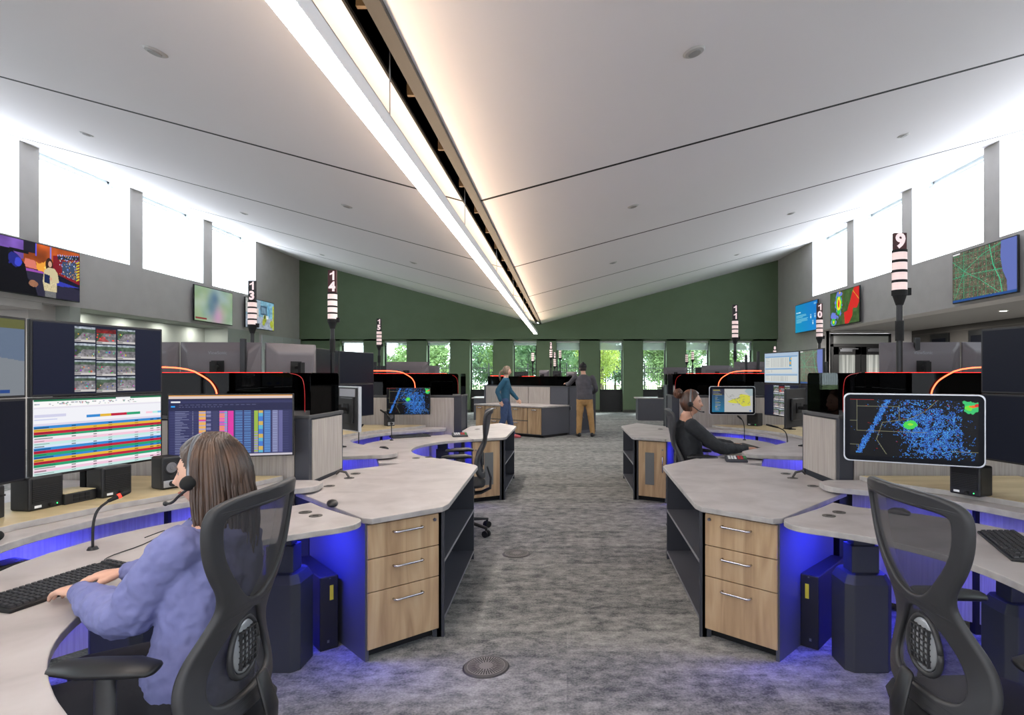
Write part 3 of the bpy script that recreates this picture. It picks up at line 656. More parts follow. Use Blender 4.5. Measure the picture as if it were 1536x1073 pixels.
# floor diffusers ------------------------------------------------------
def diffuser(px, py, lab):
    Y = EYE*FPX/(py-CY); X = (px-CX)*Y/FPX
    t = thing('floor_diffuser', lab, 'floor vent', (X,Y,0), 0, 'round floor vents')
    b = MB(); b.cyl((0,0),.12,0,.005,40,.112); obj('rim', b, mat('vent_rim',(52,50,50),.5), t)
    b = MB(); b.cyl((0,0),.098,.004,.0075,40); obj('plate', b, mat('vent_plate',(104,100,98),.5), t)
    b = MB()
    for k in range(40):
        a = 2*PI*k/40; r0 = .036 if k%2 == 0 else .055; d = Vector((math.cos(a),math.sin(a),0)); q = Vector((-d.y,d.x,0))*.0024
        b.add([d*r0-q,d*.093-q,d*.093+q,d*r0+q],[(0,1,2,3)])
    o = obj('slots', b, M_BLACKM, t); o.location = (0,0,.0082)
diffuser(729,1001,'round floor vent with radial slots, nearest the camera')
diffuser(775,831,'round floor vent further up the aisle')
# ------------------------------------------------------------------ console furniture
def arc(c, r, a0, a1, n): return [(c[0]+r*math.sin(math.radians(a0+(a1-a0)*i/(n-1))), c[1]+r*math.cos(math.radians(a0+(a1-a0)*i/(n-1)))) for i in range(n)]
def smoothpts(pts, k=2):
    """Chaikin corner cutting on an open list of points"""
    for _ in range(k):
        q = [pts[0]]
        for a,b in zip(pts,pts[1:]): q += [(a[0]*.75+b[0]*.25,a[1]*.75+b[1]*.25),(a[0]*.25+b[0]*.75,a[1]*.25+b[1]*.75)]
        pts = q+[pts[-1]]
    return pts
def slab(name, pts, z0, z1, parent, m=None, edge=None):
    """laminate top with a paler edge band"""
    b = MB(); b.prism(pts, z0, z1); o = obj(name, b, [m or M_TOP, edge or M_EDGEB], parent, .004)
    for p in o.data.polygons:
        if abs(p.normal.z) < .5: p.material_index = 1
    return o
M_EDGEB = noise_mat('stone_edge', [(150,146,143),(176,171,167)], 14, .5)
WHERE = {('L',0):"at the lilac-sweatshirt woman's console", ('R',0):'at the empty console under sign 9', ('L',1):'at the empty console by sign 14', ('R',1):"at the black-topped woman's console"}
CAB = {0:dict(A=(1.06,3.09),B=(.71,3.41),C=(.755,4.93),D=(1.13,5.36),E=(1.77,4.68),F=(1.76,3.83)),
       1:dict(A=(1.13,6.93),B=(.755,7.15),C=(.755,8.70),D=(1.05,9.25),E=(1.42,8.62),F=(1.42,7.95))}
def console(side, k):
    s = -1 if side == 'L' else 1; yc = 2.1+4.0*k; W = WHERE[(side,k)]
    P = lambda u,v: (AX+s*u, yc+v)
    Q = lambda p: (AX+s*p[0], p[1])
    # keyboard worktop
    user = smoothpts([(1.10,-.80),(1.25,-.68),(1.42,-.50),(1.54,-.28),(1.60,-.02),(1.59,.24),(1.52,.46),(1.40,.64),(1.26,.76),(1.13,.84),(1.08,.92),(1.09,1.02),(1.18,1.08),(1.40,1.28),(1.53,1.42)],2)
    outer = arc((1.18,.36),1.03,25,140,14)+[(1.62,-1.02),(1.45,-1.04)]
    t = thing('keyboard_worktop','curved grey stone keyboard worktop with user cut-out '+W,'desk',(*P(1.9,.4),0),0,'curved keyboard worktops')
    base = Vector((*P(1.9,.4),0))
    def L(pts): return [(p[0]-base.x, p[1]-base.y) for p in pts]
    slab('worktop', L([P(*p) for p in user+outer]), .72, .75, t)
    for (u,v) in ((1.50,1.02),(2.02,.62)):
        c = L([P(u,v)])[0]; b = MB(); w,d,ch = .12,.11,.035
        oct_ = [(-w+ch,-d),(w-ch,-d),(w,-d+ch),(w,d-ch),(w-ch,d),(-w+ch,d),(-w,d-ch),(-w,-d+ch)]
        n = 8; lo = [(c[0]+x,c[1]+y,0) for x,y in oct_]; mi = [(c[0]+x,c[1]+y,.44) for x,y in oct_]; up = [(c[0]+x*.82,c[1]+y*.8,.485) for x,y in oct_]
        b.add(lo+mi+up, [list(range(8))[::-1], list(range(16,24))]+[(i,(i+1)%8,8+(i+1)%8,8+i) for i in range(8)]+[(8+i,8+(i+1)%8,16+(i+1)%8,16+i) for i in range(8)])
        o = obj('lift_housing', b, M_DARK2, t, .004)
        b = MB(); b.box(c[0]-.07,c[0]+.07,c[1]-.05,c[1]+.05,.48,.62); b.box(c[0]-.055,c[0]+.055,c[1]-.038,c[1]+.038,.62,.72); obj('lift_column', b, M_DARK2, t, .003)
    b = MB(); c0,c1 = L([P(1.45,1.02),P(2.05,.6)]); b.beam(c0,c1,.06,.685,.72); obj('underframe', b, M_BLACKM, t)
    # rear worktop
    inner = smoothpts([(1.60,1.70),(1.62,1.62),(1.78,1.53),(1.95,1.40),(2.15,1.18),(2.3,.85),(2.37,.5),(2.32,.2),(2.15,-.02),(1.85,-.33),(1.62,-.56),(1.55,-.66),(1.55,-.80),(1.62,-.87),(1.75,-.9)],2)
    o = slab('rear_worktop', [P(*p) for p in inner+[(2.0,-.98),(3.4,-1.18),(3.4,1.88),(1.70,1.88),(1.62,1.82)]], .765, .80, None)
    tag(o,'C-shaped grey stone rear worktop holding the screens '+W,'desk','rear worktops')
    for u,v in ((3.1,1.5),(3.1,-.9),(2.5,1.7)): b = MB(); b.cbox((*P(u,v),.3825),(.08,.08,.765)); obj('support_leg', b, M_DARK2, o)
    # raised platform with monitors
    o = slab('monitor_platform', [P(*p) for p in [(1.98,1.60),(2.19,1.34),(2.37,1.0),(2.50,.6),(2.54,-.1),(2.95,-.1),(2.95,1.86),(1.9,1.86)]], .80, .832, None, M_WOODP)
    tag(o,'raised pale wood shelf under the screens '+W,'shelf','monitor shelves')
    # underdesk fabric panel with led lights
    t = thing('modesty_panel','beige fabric panel under the rear worktop, lit blue, '+W,'panel',(*P(2.8,1.0),0),0,'fabric panels under the worktops')
    base = Vector((*P(2.8,1.0),0)); b = MB(); pp = L([P(*p) for p in [(2.95,-.95),(2.92,.1),(2.78,.75),(2.35,1.38),(1.86,1.86)]])
    for a,c in zip(pp,pp[1:]): b.beam(a,c,.03,.06,.76)
    obj('fabric_panel', b, M_FAB, t); b = MB()
    for p in pp[1:-1]: b = MB(); b.cbox((*p,.38),(.05,.05,.76)); obj('post', b, M_BLACKM, t)
    b = MB()
    for (a0,a1) in ((38,0),(52,0),(66,0),(80,0)):
        for q in (-1.2,1.2):
            x,y = arc((1.15,.45),1.42,a0+q,a0+q,2)[0]; x,y = L([P(x,y)])[0]; b.ball((x,y,.757),.007,8,5)
    obj('led_lights', b, M_BLUEDOT, t)
    # end cabinet
    cb = {q:Vector(Q(v)) for q,v in CAB[k].items()}; A,B,C_,D,E,F = [cb[q] for q in 'ABCDEF']
    base = Vector((A.x,A.y,0))
    t = thing('storage_cabinet', ('wedge-shaped storage cabinet with three oak drawers ' if k == 0 else 'wedge-shaped storage cabinet with an oak door ')+W,'cabinet',(A.x,A.y,0),0,'wedge storage cabinets')
    mid = lambda a,b_,f: a+(b_-a)*f
    pts = [mid(A,F,.05),mid(A,B,.06),mid(A,B,.94),mid(B,C_,.04),mid(B,C_,.97),mid(C_,D,.07),D,E,F]
    slab('countertop', L(pts), .722, .752, t)
    dAB = (B-A).normalized(); dAF = (F-A).normalized(); 
    ins = lambda a,b_: a+dAB*b_*1+dAF*.0
    A1 = A+dAB*.02+dAF*.03; B1 = B-dAB*.035+dAF*.03; wd = (B1-A1).length
    depth = .62
    b = MB(); b.beam(L([A1+dAF*.01])[0], L([A1+dAF*(depth+.16)])[0], .02, .0, .722); obj('side_panel', b, M_DARK, t, .001)
    b = MB(); b.prism(L([A1+dAF*.05+dAB*.01,B1+dAF*.05,B1+dAF*.5-dAB*.06,A1+dAF*.5+dAB*.01]), .06, .722); obj('carcass', b, M_DARK2, t)
    b = MB(); b.prism(L([A1+dAF*.07+dAB*.02,B1+dAF*.07,B1+dAF*.45-dAB*.06,A1+dAF*.45+dAB*.02]), .0, .06); obj('plinth', b, M_BLACKM, t)
    ang = math.atan2(dAB.y*1, dAB.x*1)
    def frontbox(f0,f1,z0,z1,th=.02): 
        q = MB(); a = A1+dAB*(wd*f0); c = A1+dAB*(wd*f1); q.prism(L([a,c,c+dAF*th,a+dAF*th]), z0, z1); return q
    def handle(parent, fa, fb, z, za=None):
        q = MB(); n_ = -dAF; a = A1+dAB*(wd*fa); c = A1+dAB*(wd*fb); za = z if za is None else za
        p = [Vector((*L([a])[0],z)),Vector((*L([a+n_*.028])[0],z)),Vector((*L([c+n_*.028])[0],za)),Vector((*L([c])[0],za))]
        d_ = (p[2]-p[1]).normalized()
        q.tube([p[0],p[0]*.3+p[1]*.7,p[1]+d_*.012,p[2]-d_*.012,p[3]*.3+p[2]*.7,p[3]],.0065,8)
        obj('handle', q, M_CHROME, parent, 0, True)
    def lock(parent, f, z):
        q = MB(); c = A1+dAB*(wd*f)-dAF*.006; q.M = Matrix.Translation((*L([c])[0],z)) @ Matrix.Rotation(math.atan2(-dAF.y,-dAF.x)-PI/2,4,'Z') @ Matrix.Rotation(-PI/2,4,'X')
        q.cyl((0,0),.009,-.004,.006,16); obj('lock', q, M_STEEL, parent)
    if k == 0:
        for (z0,z1,nm) in ((.535,.712,''),(.36,.53,''),(.06,.355,'')):
            o = obj('drawer', frontbox(0,1,z0,z1), M_WOOD, t, .0015); zz = z1-.055 if z1-z0 < .2 else z1-.06
            handle(o, .34, .74, zz)
            if z1 > .7: lock(o, .93, z1-.03)
    else:
        o = obj('door', frontbox(0,.9,.06,.712), M_WOOD, t, .0015); 
        handle(o, .1, .1, .54, .36); lock(o, .1, .62)
        q = MB(); a = A1+dAB*(wd*.38)-dAF*.003; c = A1+dAB*(wd*.68)-dAF*.003; q.prism(L([a,c,c+dAF*.004,a+dAF*.004]), .2, .58); obj('window_insert', q, mat('insert_grey',(104,106,106),.35), o, .001)
    # open shelving towards the aisle
    Bs = B1+dAF*.02+Vector((0,.0)); x_out = abs(B1.x-AX)-.005
    Bo = Vector((AX+s*(x_out), B1.y+.02)); Co = Vector((AX+s*(abs(C_.x-AX)+.03), C_.y-.05)); win = .26
    b = MB(); b.box(*sorted((Bo.x-base.x-.02,Bo.x-base.x+.02)),Bo.y-base.y,Bo.y-base.y+.02,0,.722); b.beam(L([Bo+Vector((s*.02,0))])[0],L([Bo+Vector((s*.02,.03))])[0],.05,0,.722)
    obj('upright', b, M_DARK2, t); b = MB(); b.beam(L([Co])[0],L([Co+Vector((s*win,0))])[0],.02,0,.722); obj('end_upright', b, M_DARK2, t)
    b = MB(); b.beam(L([Bo+Vector((s*win,.1))])[0],L([Co+Vector((s*win,0))])[0],.015,.05,.722); obj('back_panel', b, mat('shelf_back',(96,98,106),.5), t)
    for z in (.05,.385):
        b = MB(); b.prism(L([Bo,Bo+Vector((s*win,.1)),Co+Vector((s*win,0)),Co]), z, z+.02); o = obj('shelf', b, [M_DARK, mat('shelf_edge_grey',(128,128,132),.5)], t)
        for p in o.data.polygons:
            if p.normal.x*s < -.9: p.material_index = 1
    # end panel below the far bevel (towards the next console)
    b = MB(); b.beam(L([Co+Vector((s*.02,.02))])[0],L([mid(D,E,.05)+Vector((s*.03,-.06))])[0],.02,0,.722); b.beam(L([mid(D,E,.05)+Vector((s*.03,-.06))])[0],L([E+Vector((-s*.06,-.02))])[0],.02,0,.722); obj('rear_panel', b, M_DARK, t)
    # cable grommets
    gl = [((1.62,4.52),'rearmost'),((1.60,4.33),'with bundled cable'),((1.62,4.02),'nearest the fabric panel')] if k == 0 else [((1.25,8.2),'rear')]
    for (p,nm) in gl:
        x,y = Q(p); g = thing('cable_grommet','cabinet-top cable grommet, %s, %s' % (nm,W),'cable grommet',(x,y,.752),0,'cabinet top grommets')
        q = MB(); q.cyl((0,0),.036,0,.003,24); obj('ring', q, mat('grommet_grey',(82,78,74),.4), g); q = MB(); q.box(-.018,.018,-.008,.008,.002,.004); obj('slot', q, M_BLACKM, g)
    if k == 0:
        x,y = Q((1.60,4.33)); x2 = x+s*.13
        q = MB(); q.loft([(x,y,.757),(x+s*.03,y+.02,.79),(x+s*.08,y+.03,.80),(x+s*.11,y+.05,.775),(x2-s*.0,y+.1,.765)],[.007,.009,.009,.008,.006],n=8); o = obj('cable_bundle', q, mat('cable_sleeve',(76,74,74),.6), None, 0, True); tag(o,'short grey cable bundle rising from a grommet beside the fabric divider '+('on the left' if s < 0 else 'on the right'),'cable')
    gl = [((1.36,1.08),'outer'),((1.45,1.16),'inner')]
    if k == 1: gl = [((1.28,-.66),'outer'),((1.38,-.72),'inner')]
    for (p,nm) in gl:
        x,y = P(*p); g = thing('worktop_grommet','keyboard worktop grommet, %s of two, %s' % (nm,W),'cable grommet',(x,y,.75),0,'keyboard worktop grommets')
        q = MB(); q.cyl((0,0),.034,0,.003,24); obj('ring', q, MATS['grommet_grey'], g); q = MB(); q.box(-.015,.015,-.004,.004,.002,.004); obj('slot', q, M_BLACKM, g)
    return P
def divider(side, y0, th, ue, ulong, lab, near=True, reds=True):
    """fabric-faced divider wall running outward from the aisle, with smoked screens on top"""
    s = -1 if side == 'L' else 1; X = lambda u: AX+s*u
    t = thing('console_divider', lab, 'divider', (X(ue),y0,0), 0, 'fabric console dividers')
    ox, oy = X(ue), y0; H = 1.2
    def bx(b, u0,u1,v0,v1,z0,z1): a = sorted((X(u0)-ox,X(u1)-ox)); b.box(a[0],a[1],v0,v1,z0,z1)
    b = MB(); bx(b,ue+.012,ulong,.012,th-.012,0,H-.004); obj('core', b, M_DARK2, t)
    b = MB(); bx(b,ue+.02,ulong,.0,.02,.0,H) if False else bx(b,ue+.1,ulong,-.004,.012,.1,H-.01); obj('fabric_panel', b, M_FAB, t)
    b = MB(); bx(b,ue+.1,ulong,th-.012,th+.004,.1,H-.01); obj('fabric_panel', b, M_FAB, t)
    if th > .55: b = MB(); bx(b,ue-.004,ue+.012,.05,th-.02,.78,H-.01); obj('end_fabric', b, M_FAB, t)
    b = MB(); bx(b,ue-.002,ue+.09,-.008,.04,0,H+.01); obj('post', b, M_DARK2, t, .003); b = MB(); bx(b,ue-.002,ue+.03,th-.03,th+.004,0,H+.01); obj('post', b, M_DARK2, t, .003)
    b = MB(); bx(b,ue-.006,ulong,-.008,th+.006,H,H+.024); obj('cap', b, mat('cap_trim',(70,70,72),.5), t, .003)
    z0, z1 = H+.024, 1.512
    def pane(name, u0,u1,v0,v1,m):   # thin acrylic with rounded upper corners
        b = MB(); r = .03
        if abs(v1-v0) < .02:
            a0,a1 = (X(u0)-ox),(X(u1)-ox); pts = [(a0,z0),(a1,z0),(a1,z1-r),(a1+(a0-a1)/abs(a0-a1)*r*.3,z1-r*.3),(a1+(a0-a1)/abs(a0-a1)*r,z1),(a0-(a0-a1)/abs(a0-a1)*r,z1),(a0-(a0-a1)/abs(a0-a1)*r*.3,z1-r*.3),(a0,z1-r)]
            n = len(pts); b.add([(x,v0,z) for x,z in pts]+[(x,v0+.006,z) for x,z in pts],[list(range(n)),list(range(n,2*n))[::-1]]+[(i,(i+1)%n,n+(i+1)%n,n+i) for i in range(n)])
        else:
            pts = [(v0,z0),(v1,z0),(v1,z1-r),(v1-r*.3,z1-r*.3),(v1-r,z1),(v0+r,z1),(v0+r*.3,z1-r*.3),(v0,z1-r)]; a = X(u0)-ox
            n = len(pts); b.add([(a,y,z) for y,z in pts]+[(a+.006,y,z) for y,z in pts],[list(range(n)),list(range(n,2*n))[::-1]]+[(i,(i+1)%n,n+(i+1)%n,n+i) for i in range(n)])
        return obj(name, b, m, t)
    pane('smoked_screen', ue+.12, ulong, .02, .02, M_SMOKE)
    if reds: pane('red_lit_screen', ue+.2, ulong, .045, .045, M_REDSMOKE)
    pane('smoked_screen', ue+.02, ue+.02, .06, th-.04, M_SMOKE)
    pane('smoked_screen', ue+.12, ulong, th-.03, th-.03, M_SMOKE)
    b = MB(); q = (ulong-ue)
    if reds:
        e = X(ue+.2)-ox; f = X(ue+.75)-ox
        b.tube([(e,.048,z1),(X(ulong)-ox,.048,z1)],.0022,6); o = obj('red_edge_light', b, M_REDLED, t)
        b = MB(); b.tube([(e,.048,z0),(e,.048,z1)],.003,6); obj('red_edge_light', b, M_REDDIM, t)
        b = MB(); g = [(X(ue+.62)-ox,.008,z0),(X(ue+.62)-ox,.008,z0+.15),(X(ue+.65)-ox,.008,z0+.21),(X(ue+.69)-ox,.008,z0+.25),(X(ue+.83)-ox,.008,z0+.325),(X(ue+1.2)-ox,.008,z0+.325)]
        b.tube(smoothpts3(g),.0045,8); obj('bent_light_strip', b, M_ORLED, t)
        b = MB(); g = [(X(ue+.05)-ox,th*.08,z0+.02),(X(ue+.05)-ox,th*.08,z0+.2),(X(ue+.12)-ox,th*.25,z0+.27),(X(ue+.3)-ox,th*.5,z0+.29)]; b.tube(smoothpts3(g),.002,6); obj('end_light_strip', b, M_REDDIM, t)
    return t
def smoothpts3(pts, k=2):
    pts = [Vector(p) for p in pts]
    for _ in range(k):
        q = [pts[0]]
        for a,b in zip(pts,pts[1:]): q += [a*.75+b*.25, a*.25+b*.75]
        pts = q+[pts[-1]]
    return pts

# ------------------------------------------------------------------ monitors and devices
def monitor(lab, p0, p1, z0, z1, fn, floor_z=.832, bezel='black', cat='monitor', back='flat', logo=None, group=None, strength=.42, post=True, margin=.012):
    """p0 to p1: plan positions of the left and right edges as seen from the front"""
    a = Vector(p0); c = Vector(p1); d = c-a; w = d.length; m = (a+c)/2; h = z1-z0
    t = thing('monitor', lab, cat, (m.x,m.y,z0), math.atan2(d.y,d.x), group)
    b = MB()
    if bezel == 'rounded':
        r = .03; n = 6; pts = []
        for cx,cz,a0 in ((w/2-r,h-r,0),(-w/2+r,h-r,90),(-w/2+r,r,180),(w/2-r,r,270)):
            for i in range(n): q = math.radians(a0+90*i/(n-1)); pts.append((cx+r*math.cos(q),cz+r*math.sin(q)))
        N = len(pts); b.add([(x,0,z) for x,z in pts]+[(x,.032,z) for x,z in pts],[list(range(N)),list(range(N,2*N))[::-1]]+[(i,(i+1)%N,N+(i+1)%N,N+i) for i in range(N)])
        obj('casing', b, M_SIDEWHITE, t, .003)
        b = MB(); sc = (w-.014)/w; sh = (h-.014)/h
        b.add([(x*sc,-.0012,(z-h/2)*sh+h/2) for x,z in pts],[list(range(N))]); obj('bezel', b, M_SCREENGLASS, t); margin = .034
    else:
        b.box(-w/2,w/2,0,.022,0,h)
        if back == 'white': b.box(-w/2,w/2,-.006,.0,0,h)
        obj('casing', b, M_SIDEWHITE if back == 'white' else (M_MONBACK if back == 'view' else M_BLACK), t, .004)
        if back == 'white': b = MB(); b.box(-w/2+.02,w/2-.012,.0215,.03,.01,h-.012); obj('back_cover', b, M_BLACK, t, .006); b = MB(); b.box(-w/2+.06,w/2-.06,.03,.034,h-.10,h-.025); obj('back_plate', b, mat('pale_plate',(170,170,176),.4), t)
    off = -.0075 if back == 'white' else -.0018
    if fn:
        o = bpy.data.objects.new('screen', screen_mesh('picture', fn, w-2*margin, h-2*margin, strength)); COL.objects.link(o); o.parent = t; o.location = (0,off,margin)
    b = MB()
    if back == 'view':     # bulging plastic back
        b.M = Matrix.Translation((0,.022,h/2)); b.add([(-w*.5,0,-h*.5),(w*.5,0,-h*.5),(w*.5,0,h*.5),(-w*.5,0,h*.5),(-w*.34,.05,-h*.34),(w*.34,.05,-h*.34),(w*.38,.055,h*.3),(-w*.38,.055,h*.3)],[(4,5,6,7),(0,1,5,4),(1,2,6,5),(2,3,7,6),(3,0,4,7)])
        obj('back_shell', b, M_MONBACK, t, .02, seg=4)
    else:
        b.box(-w*.3,w*.3,.022,.045,h*.18,h*.75); obj('back_shell', b, M_BLACK if back != 'white' else M_BLACK, t, .008)
    b = MB(); yb = .08 if back == 'view' else .05
    b.box(-.05,.05,yb-.01,yb,h/2-.05,h/2+.05); b.tube([(0,yb,h/2),(.0,yb+.04,h/2),(0,yb+.06,h/2)],.016,10); obj('tilt_mount', b, M_BLACKM, t)
    if post:
        b = MB(); b.box(-.02,.02,yb+.05,yb+.09,floor_z-z0,h*.6); b.box(-.07,.07,yb+.02,yb+.11,floor_z-z0,floor_z-z0+.01); obj('support_post', b, M_BLACKM, t, .002)
    if not post: b = MB(); b.tube([(0,yb+.05,h/2),(.04,yb+.16,h/2),(0,yb+.27,h/2+.02)],.014,8); obj('wall_arm', b, M_BLACKM, t, 0, True)
    if logo: text('logo', logo, .035, M_STEEL, t, (0,.079 if back == 'view' else .046,h*.78), (PI/2,0,PI))
    return t
def screens(side, k):
    s = -1 if side == 'L' else 1; yc = 2.1+4.0*k; W = WHERE[(side,k)]
    P = lambda u,v: Vector((AX+s*u, yc+v))
    def mon(lab, ua, ub, *a, **kw):      # ua, ub given for the left console; swapped on the mirrored side
        if s < 0: return monitor(lab, P(*ua), P(*ub), *a, **kw)
        return monitor(lab, P(*ub), P(*ua), *a, **kw)
    zt, zm, zb = 1.775, 1.385, .985
    if (side,k) == ('L',0):
        f = [scr_cams, scr_sheet, scr_map_edge, scr_dark]; l = ['monitor showing a grid of traffic camera views on dark blue','monitor showing a spreadsheet with coloured rows','monitor edge with a yellow county map, at picture left','dark monitor at the left picture edge below the county map']
    elif (side,k) == ('R',1):
        f = [scr_lists, scr_cams, scr_satellite, scr_dark]; l = ["monitor with pale blue list windows, right of the county map touchscreen","monitor with traffic camera grid below the pale list screen","monitor with green and lilac satellite map beside the list screen","blank lower monitor behind the black desk screen, right of the camera grid"]
    else:
        f = [scr_dark]*4; l = ['blank dark upper monitor nearest the aisle ','blank dark lower monitor nearest the aisle ','blank dark upper monitor further out ','blank dark lower monitor further out ']; l = [x+W for x in l]
    g = 'stacked monitor wall '+W
    mon(l[0], (2.66,.84),(2.49,1.55), zm+.003, zt, f[0], group=g)
    mon(l[1], (2.66,.84),(2.49,1.55), zb, zm, f[1], group=g)
    mon(l[2], (2.62,.10),(2.665,.825), zm+.003, zt, f[2], group=g)
    mon(l[3], (2.62,.10),(2.665,.825), zb, zm, f[3], group=g)
    if (side,k) == ('L',0): mon('monitor showing a dark list with pink, orange and green columns', (2.50,1.61),(1.80,1.79), .975, 1.378, scr_table, floor_z=.80, group=None, margin=.008, post=False)
    if (side,k) == ('R',0): mon('white-rimmed touchscreen with blue weather radar in the right foreground', (2.20,1.09),(1.585,1.40), 1.0, 1.392, scr_radar, floor_z=.80, bezel='rounded', cat='touchscreen', post=False)
    if (side,k) == ('L',1): mon('thin monitor with blue weather radar, in front of the left beige divider', (2.33,1.56),(1.78,1.60), .985, 1.33, scr_radar, floor_z=.80, margin=.006, post=False)
    if (side,k) == ('R',1): mon("white-rimmed touchscreen with a yellow county map, facing the woman in black", (2.38,1.56),(1.80,1.60), .985, 1.35, scr_counties, floor_z=.80, bezel='rounded', cat='touchscreen', post=False)
    # speakers
    def speaker(u, v, rz, lab, kind='square'):
        x,y = P(u,v); 
        if kind == 'square':
            t = thing('desk_speaker', lab, 'speaker', (x,y,.832), rz, 'black desktop speakers'); w,h,d = .165,.165,.12
            b = MB(); b.box(-w/2,w/2,0,d,0,h); obj('casing', b, M_BLACK, t, .01, seg=3)
            b = MB(); b.box(-w/2+.014,w/2-.014,-.002,0,.035,h-.012); o = obj('grille', b, M_BLACKM, t)
            b = MB(); 
            for i in range(9): b.box(-w/2+.014,w/2-.014,-.0035,-.002,.038+i*.0095,.041+i*.0095)
            obj('grille_slats', b, M_BLACK, o)
            b = MB(); b.M = Matrix.Translation((0.015,0,.018)) @ Matrix.Rotation(PI/2,4,'X'); b.cyl((0,0),.009,0,.014,16); obj('volume_knob', b, M_BLACKM, t)
            b = MB(); b.box(-.058,-.026,-.0015,0,.012,.024); obj('paper_label', b, M_RAW, t)
            b = MB(); b.ball((.05,0,.018),.0025,8,5); obj('power_light', b, M_GREENLED, t)
        else:
            t = thing('desk_speaker', lab, 'speaker', (x,y,.832), rz); w,h,d = .105,.19,.12
            b = MB(); b.prism([(-w/2,0),(w/2,0),(w/2,d),(-w/2,d)],0,h); obj('casing', b, M_BLACK, t, .012, seg=3)
            b = MB(); b.M = Matrix.Translation((0,0,.125)) @ Matrix.Rotation(PI/2,4,'X'); b.cyl((0,0),.04,0,.003,32,.038); obj('driver_ring', b, M_BLACK, t); b = MB(); b.M = Matrix.Translation((0,-.0035,.125)) @ Matrix.Rotation(PI/2,4,'X'); b.cyl((0,0),.031,0,.0015,28,.029); b.cyl((0,0),.012,.0015,.004,20,.009); obj('driver_cone', b, mat('cone_grey',(104,104,108),.5), t)
            b = MB(); b.box(-w/2+.008,w/2-.008,-.004,0,.012,.052); obj('control_plate', b, mat('silver_plate',(176,178,182),.3,.5), t, .002)
            b = MB(); b.M = Matrix.Translation((0,-.003,.032)) @ Matrix.Rotation(PI/2,4,'X'); b.cyl((0,0),.016,0,.014,20); obj('volume_knob', b, M_BLACK, t)
        return t
    aL = PI/2 if s < 0 else -PI/2
    return P, speaker, aL
def keyboard(lab, x, y, z, rz, cable=None):
    t = thing('keyboard', lab, 'keyboard', (x,y,z), rz, 'computer keyboards'); w,d = .46,.155
    b = MB(); b.add([(-w/2,0,0),(w/2,0,0),(w/2,d,0),(-w/2,d,0),(-w/2,0,.012),(w/2,0,.012),(w/2,d,.026),(-w/2,d,.026)],[(0,3,2,1),(4,5,6,7),(0,1,5,4),(1,2,6,5),(2,3,7,6),(3,0,4,7)]); obj('base', b, M_BLACK, t, .004)
    b = MB()
    for r in range(6):
        x0 = -w/2+.01; y0 = .012+r*.0228; zz = .012+.014*(y0/d)
        while x0 < w/2-.02:
            kw = .0165 if not (r == 0 and abs(x0+.06) < .03) else .1
            if not (.085 < x0 < .092 or .155 < x0 < .162): b.add([(x0,y0,zz),(x0+kw,y0,zz),(x0+kw,y0+.019,zz+.002),(x0,y0+.019,zz+.002),(x0+.002,y0+.002,zz+.007),(x0+kw-.002,y0+.002,zz+.007),(x0+kw-.002,y0+.017,zz+.009),(x0+.002,y0+.017,zz+.009)],[(4,5,6,7),(0,1,5,4),(1,2,6,5),(2,3,7,6),(3,0,4,7)])
            x0 += kw+.0025
    obj('keys', b, mat('keycaps',(40,40,43),.4), t)
    return t
def mouse(lab, x, y, z, rz):
    t = thing('computer_mouse', lab, 'computer mouse', (x,y,z), rz)
    b = MB(); b.loft([(0,-.045,.012),(0,-.02,.016),(0,.02,.015),(0,.045,.009)],[.026,.031,.029,.022],[.014,.02,.018,.010],side=(1,0,0),n=16); b.v = [(p[0],p[1],max(p[2],0)) for p in b.v]; obj('shell', b, M_BLACK, t, 0, True)
    b = MB(); b.loft([(-.004,.03,.026),(.004,.03,.026)],.006,n=10,rnd=False); obj('scroll_wheel', b, M_STEEL, t)
def mic(lab, x, y, z, dx, dy, h, red=True):
    t = thing('gooseneck_microphone', lab, 'microphone', (x,y,z), 0)
    b = MB(); b.cyl((0,0),.022,0,.012,20,.016); obj('base', b, M_BLACK, t)
    g = smoothpts3([(0,0,.01),(0,0,h*.55),(dx*.12,dy*.12,h*.85),(dx*.45,dy*.45,h)]); b = MB(); b.tube(g,.0055,8); obj('neck', b, M_BLACK, t, 0, True)
    e = Vector(g[-1]); d = Vector((dx*.55,dy*.55,h*.14)); b = MB(); b.loft([e,e+d*.5,e+d],[.008,.0105,.009],n=10); obj('head', b, M_BLACKM, t, 0, True)
    if red: b = MB(); b.loft([e+d*.45,e+d*.6],[.0112,.0112],n=10,rnd=False); obj('red_ring', b, M_REDLED, t)

Pp = {}
for sd in 'LR':
    for k in (0,1): Pp[(sd,k)] = console(sd,k)
divider('L', 4.03, .60, 1.76, 3.5, 'beige fabric divider with smoked screens between the two left consoles')
divider('R', 4.03, .62, 1.80, 3.5, 'beige fabric divider with smoked screens between the two right consoles')
divider('L', 8.03, .48, 1.44, 3.6, 'beige fabric divider behind the radar screen by sign 14')
divider('R', 8.03, .48, 1.38, 3.6, 'beige fabric divider behind the county map touchscreen')
P, sp, aL = screens('L',0)
sp(2.62,.89,aL-.2,'black desktop speaker under the spreadsheet screen, left one of two')
sp(2.50,1.20,aL-.28,'black desktop speaker under the spreadsheet screen, beside the round-driver speaker')
sp(2.335,1.40,aL-.5,'small speaker with a round grey driver and silver control plate','round')
def P3(p): return p
x,y = P(2.575,1.045); t = thing('network_box','flat black box with square vents between two desktop speakers','electronics box',(x,y,.832),aL-.2)
b = MB(); b.box(-.085,.085,0,.16,0,.055); obj('casing', b, M_BLACK, t, .004); b = MB()
for i in range(3):
    for j in range(2): b.box(-.04+i*.03,-.015+i*.03,-.002,0,.01+j*.02,.026+j*.02)
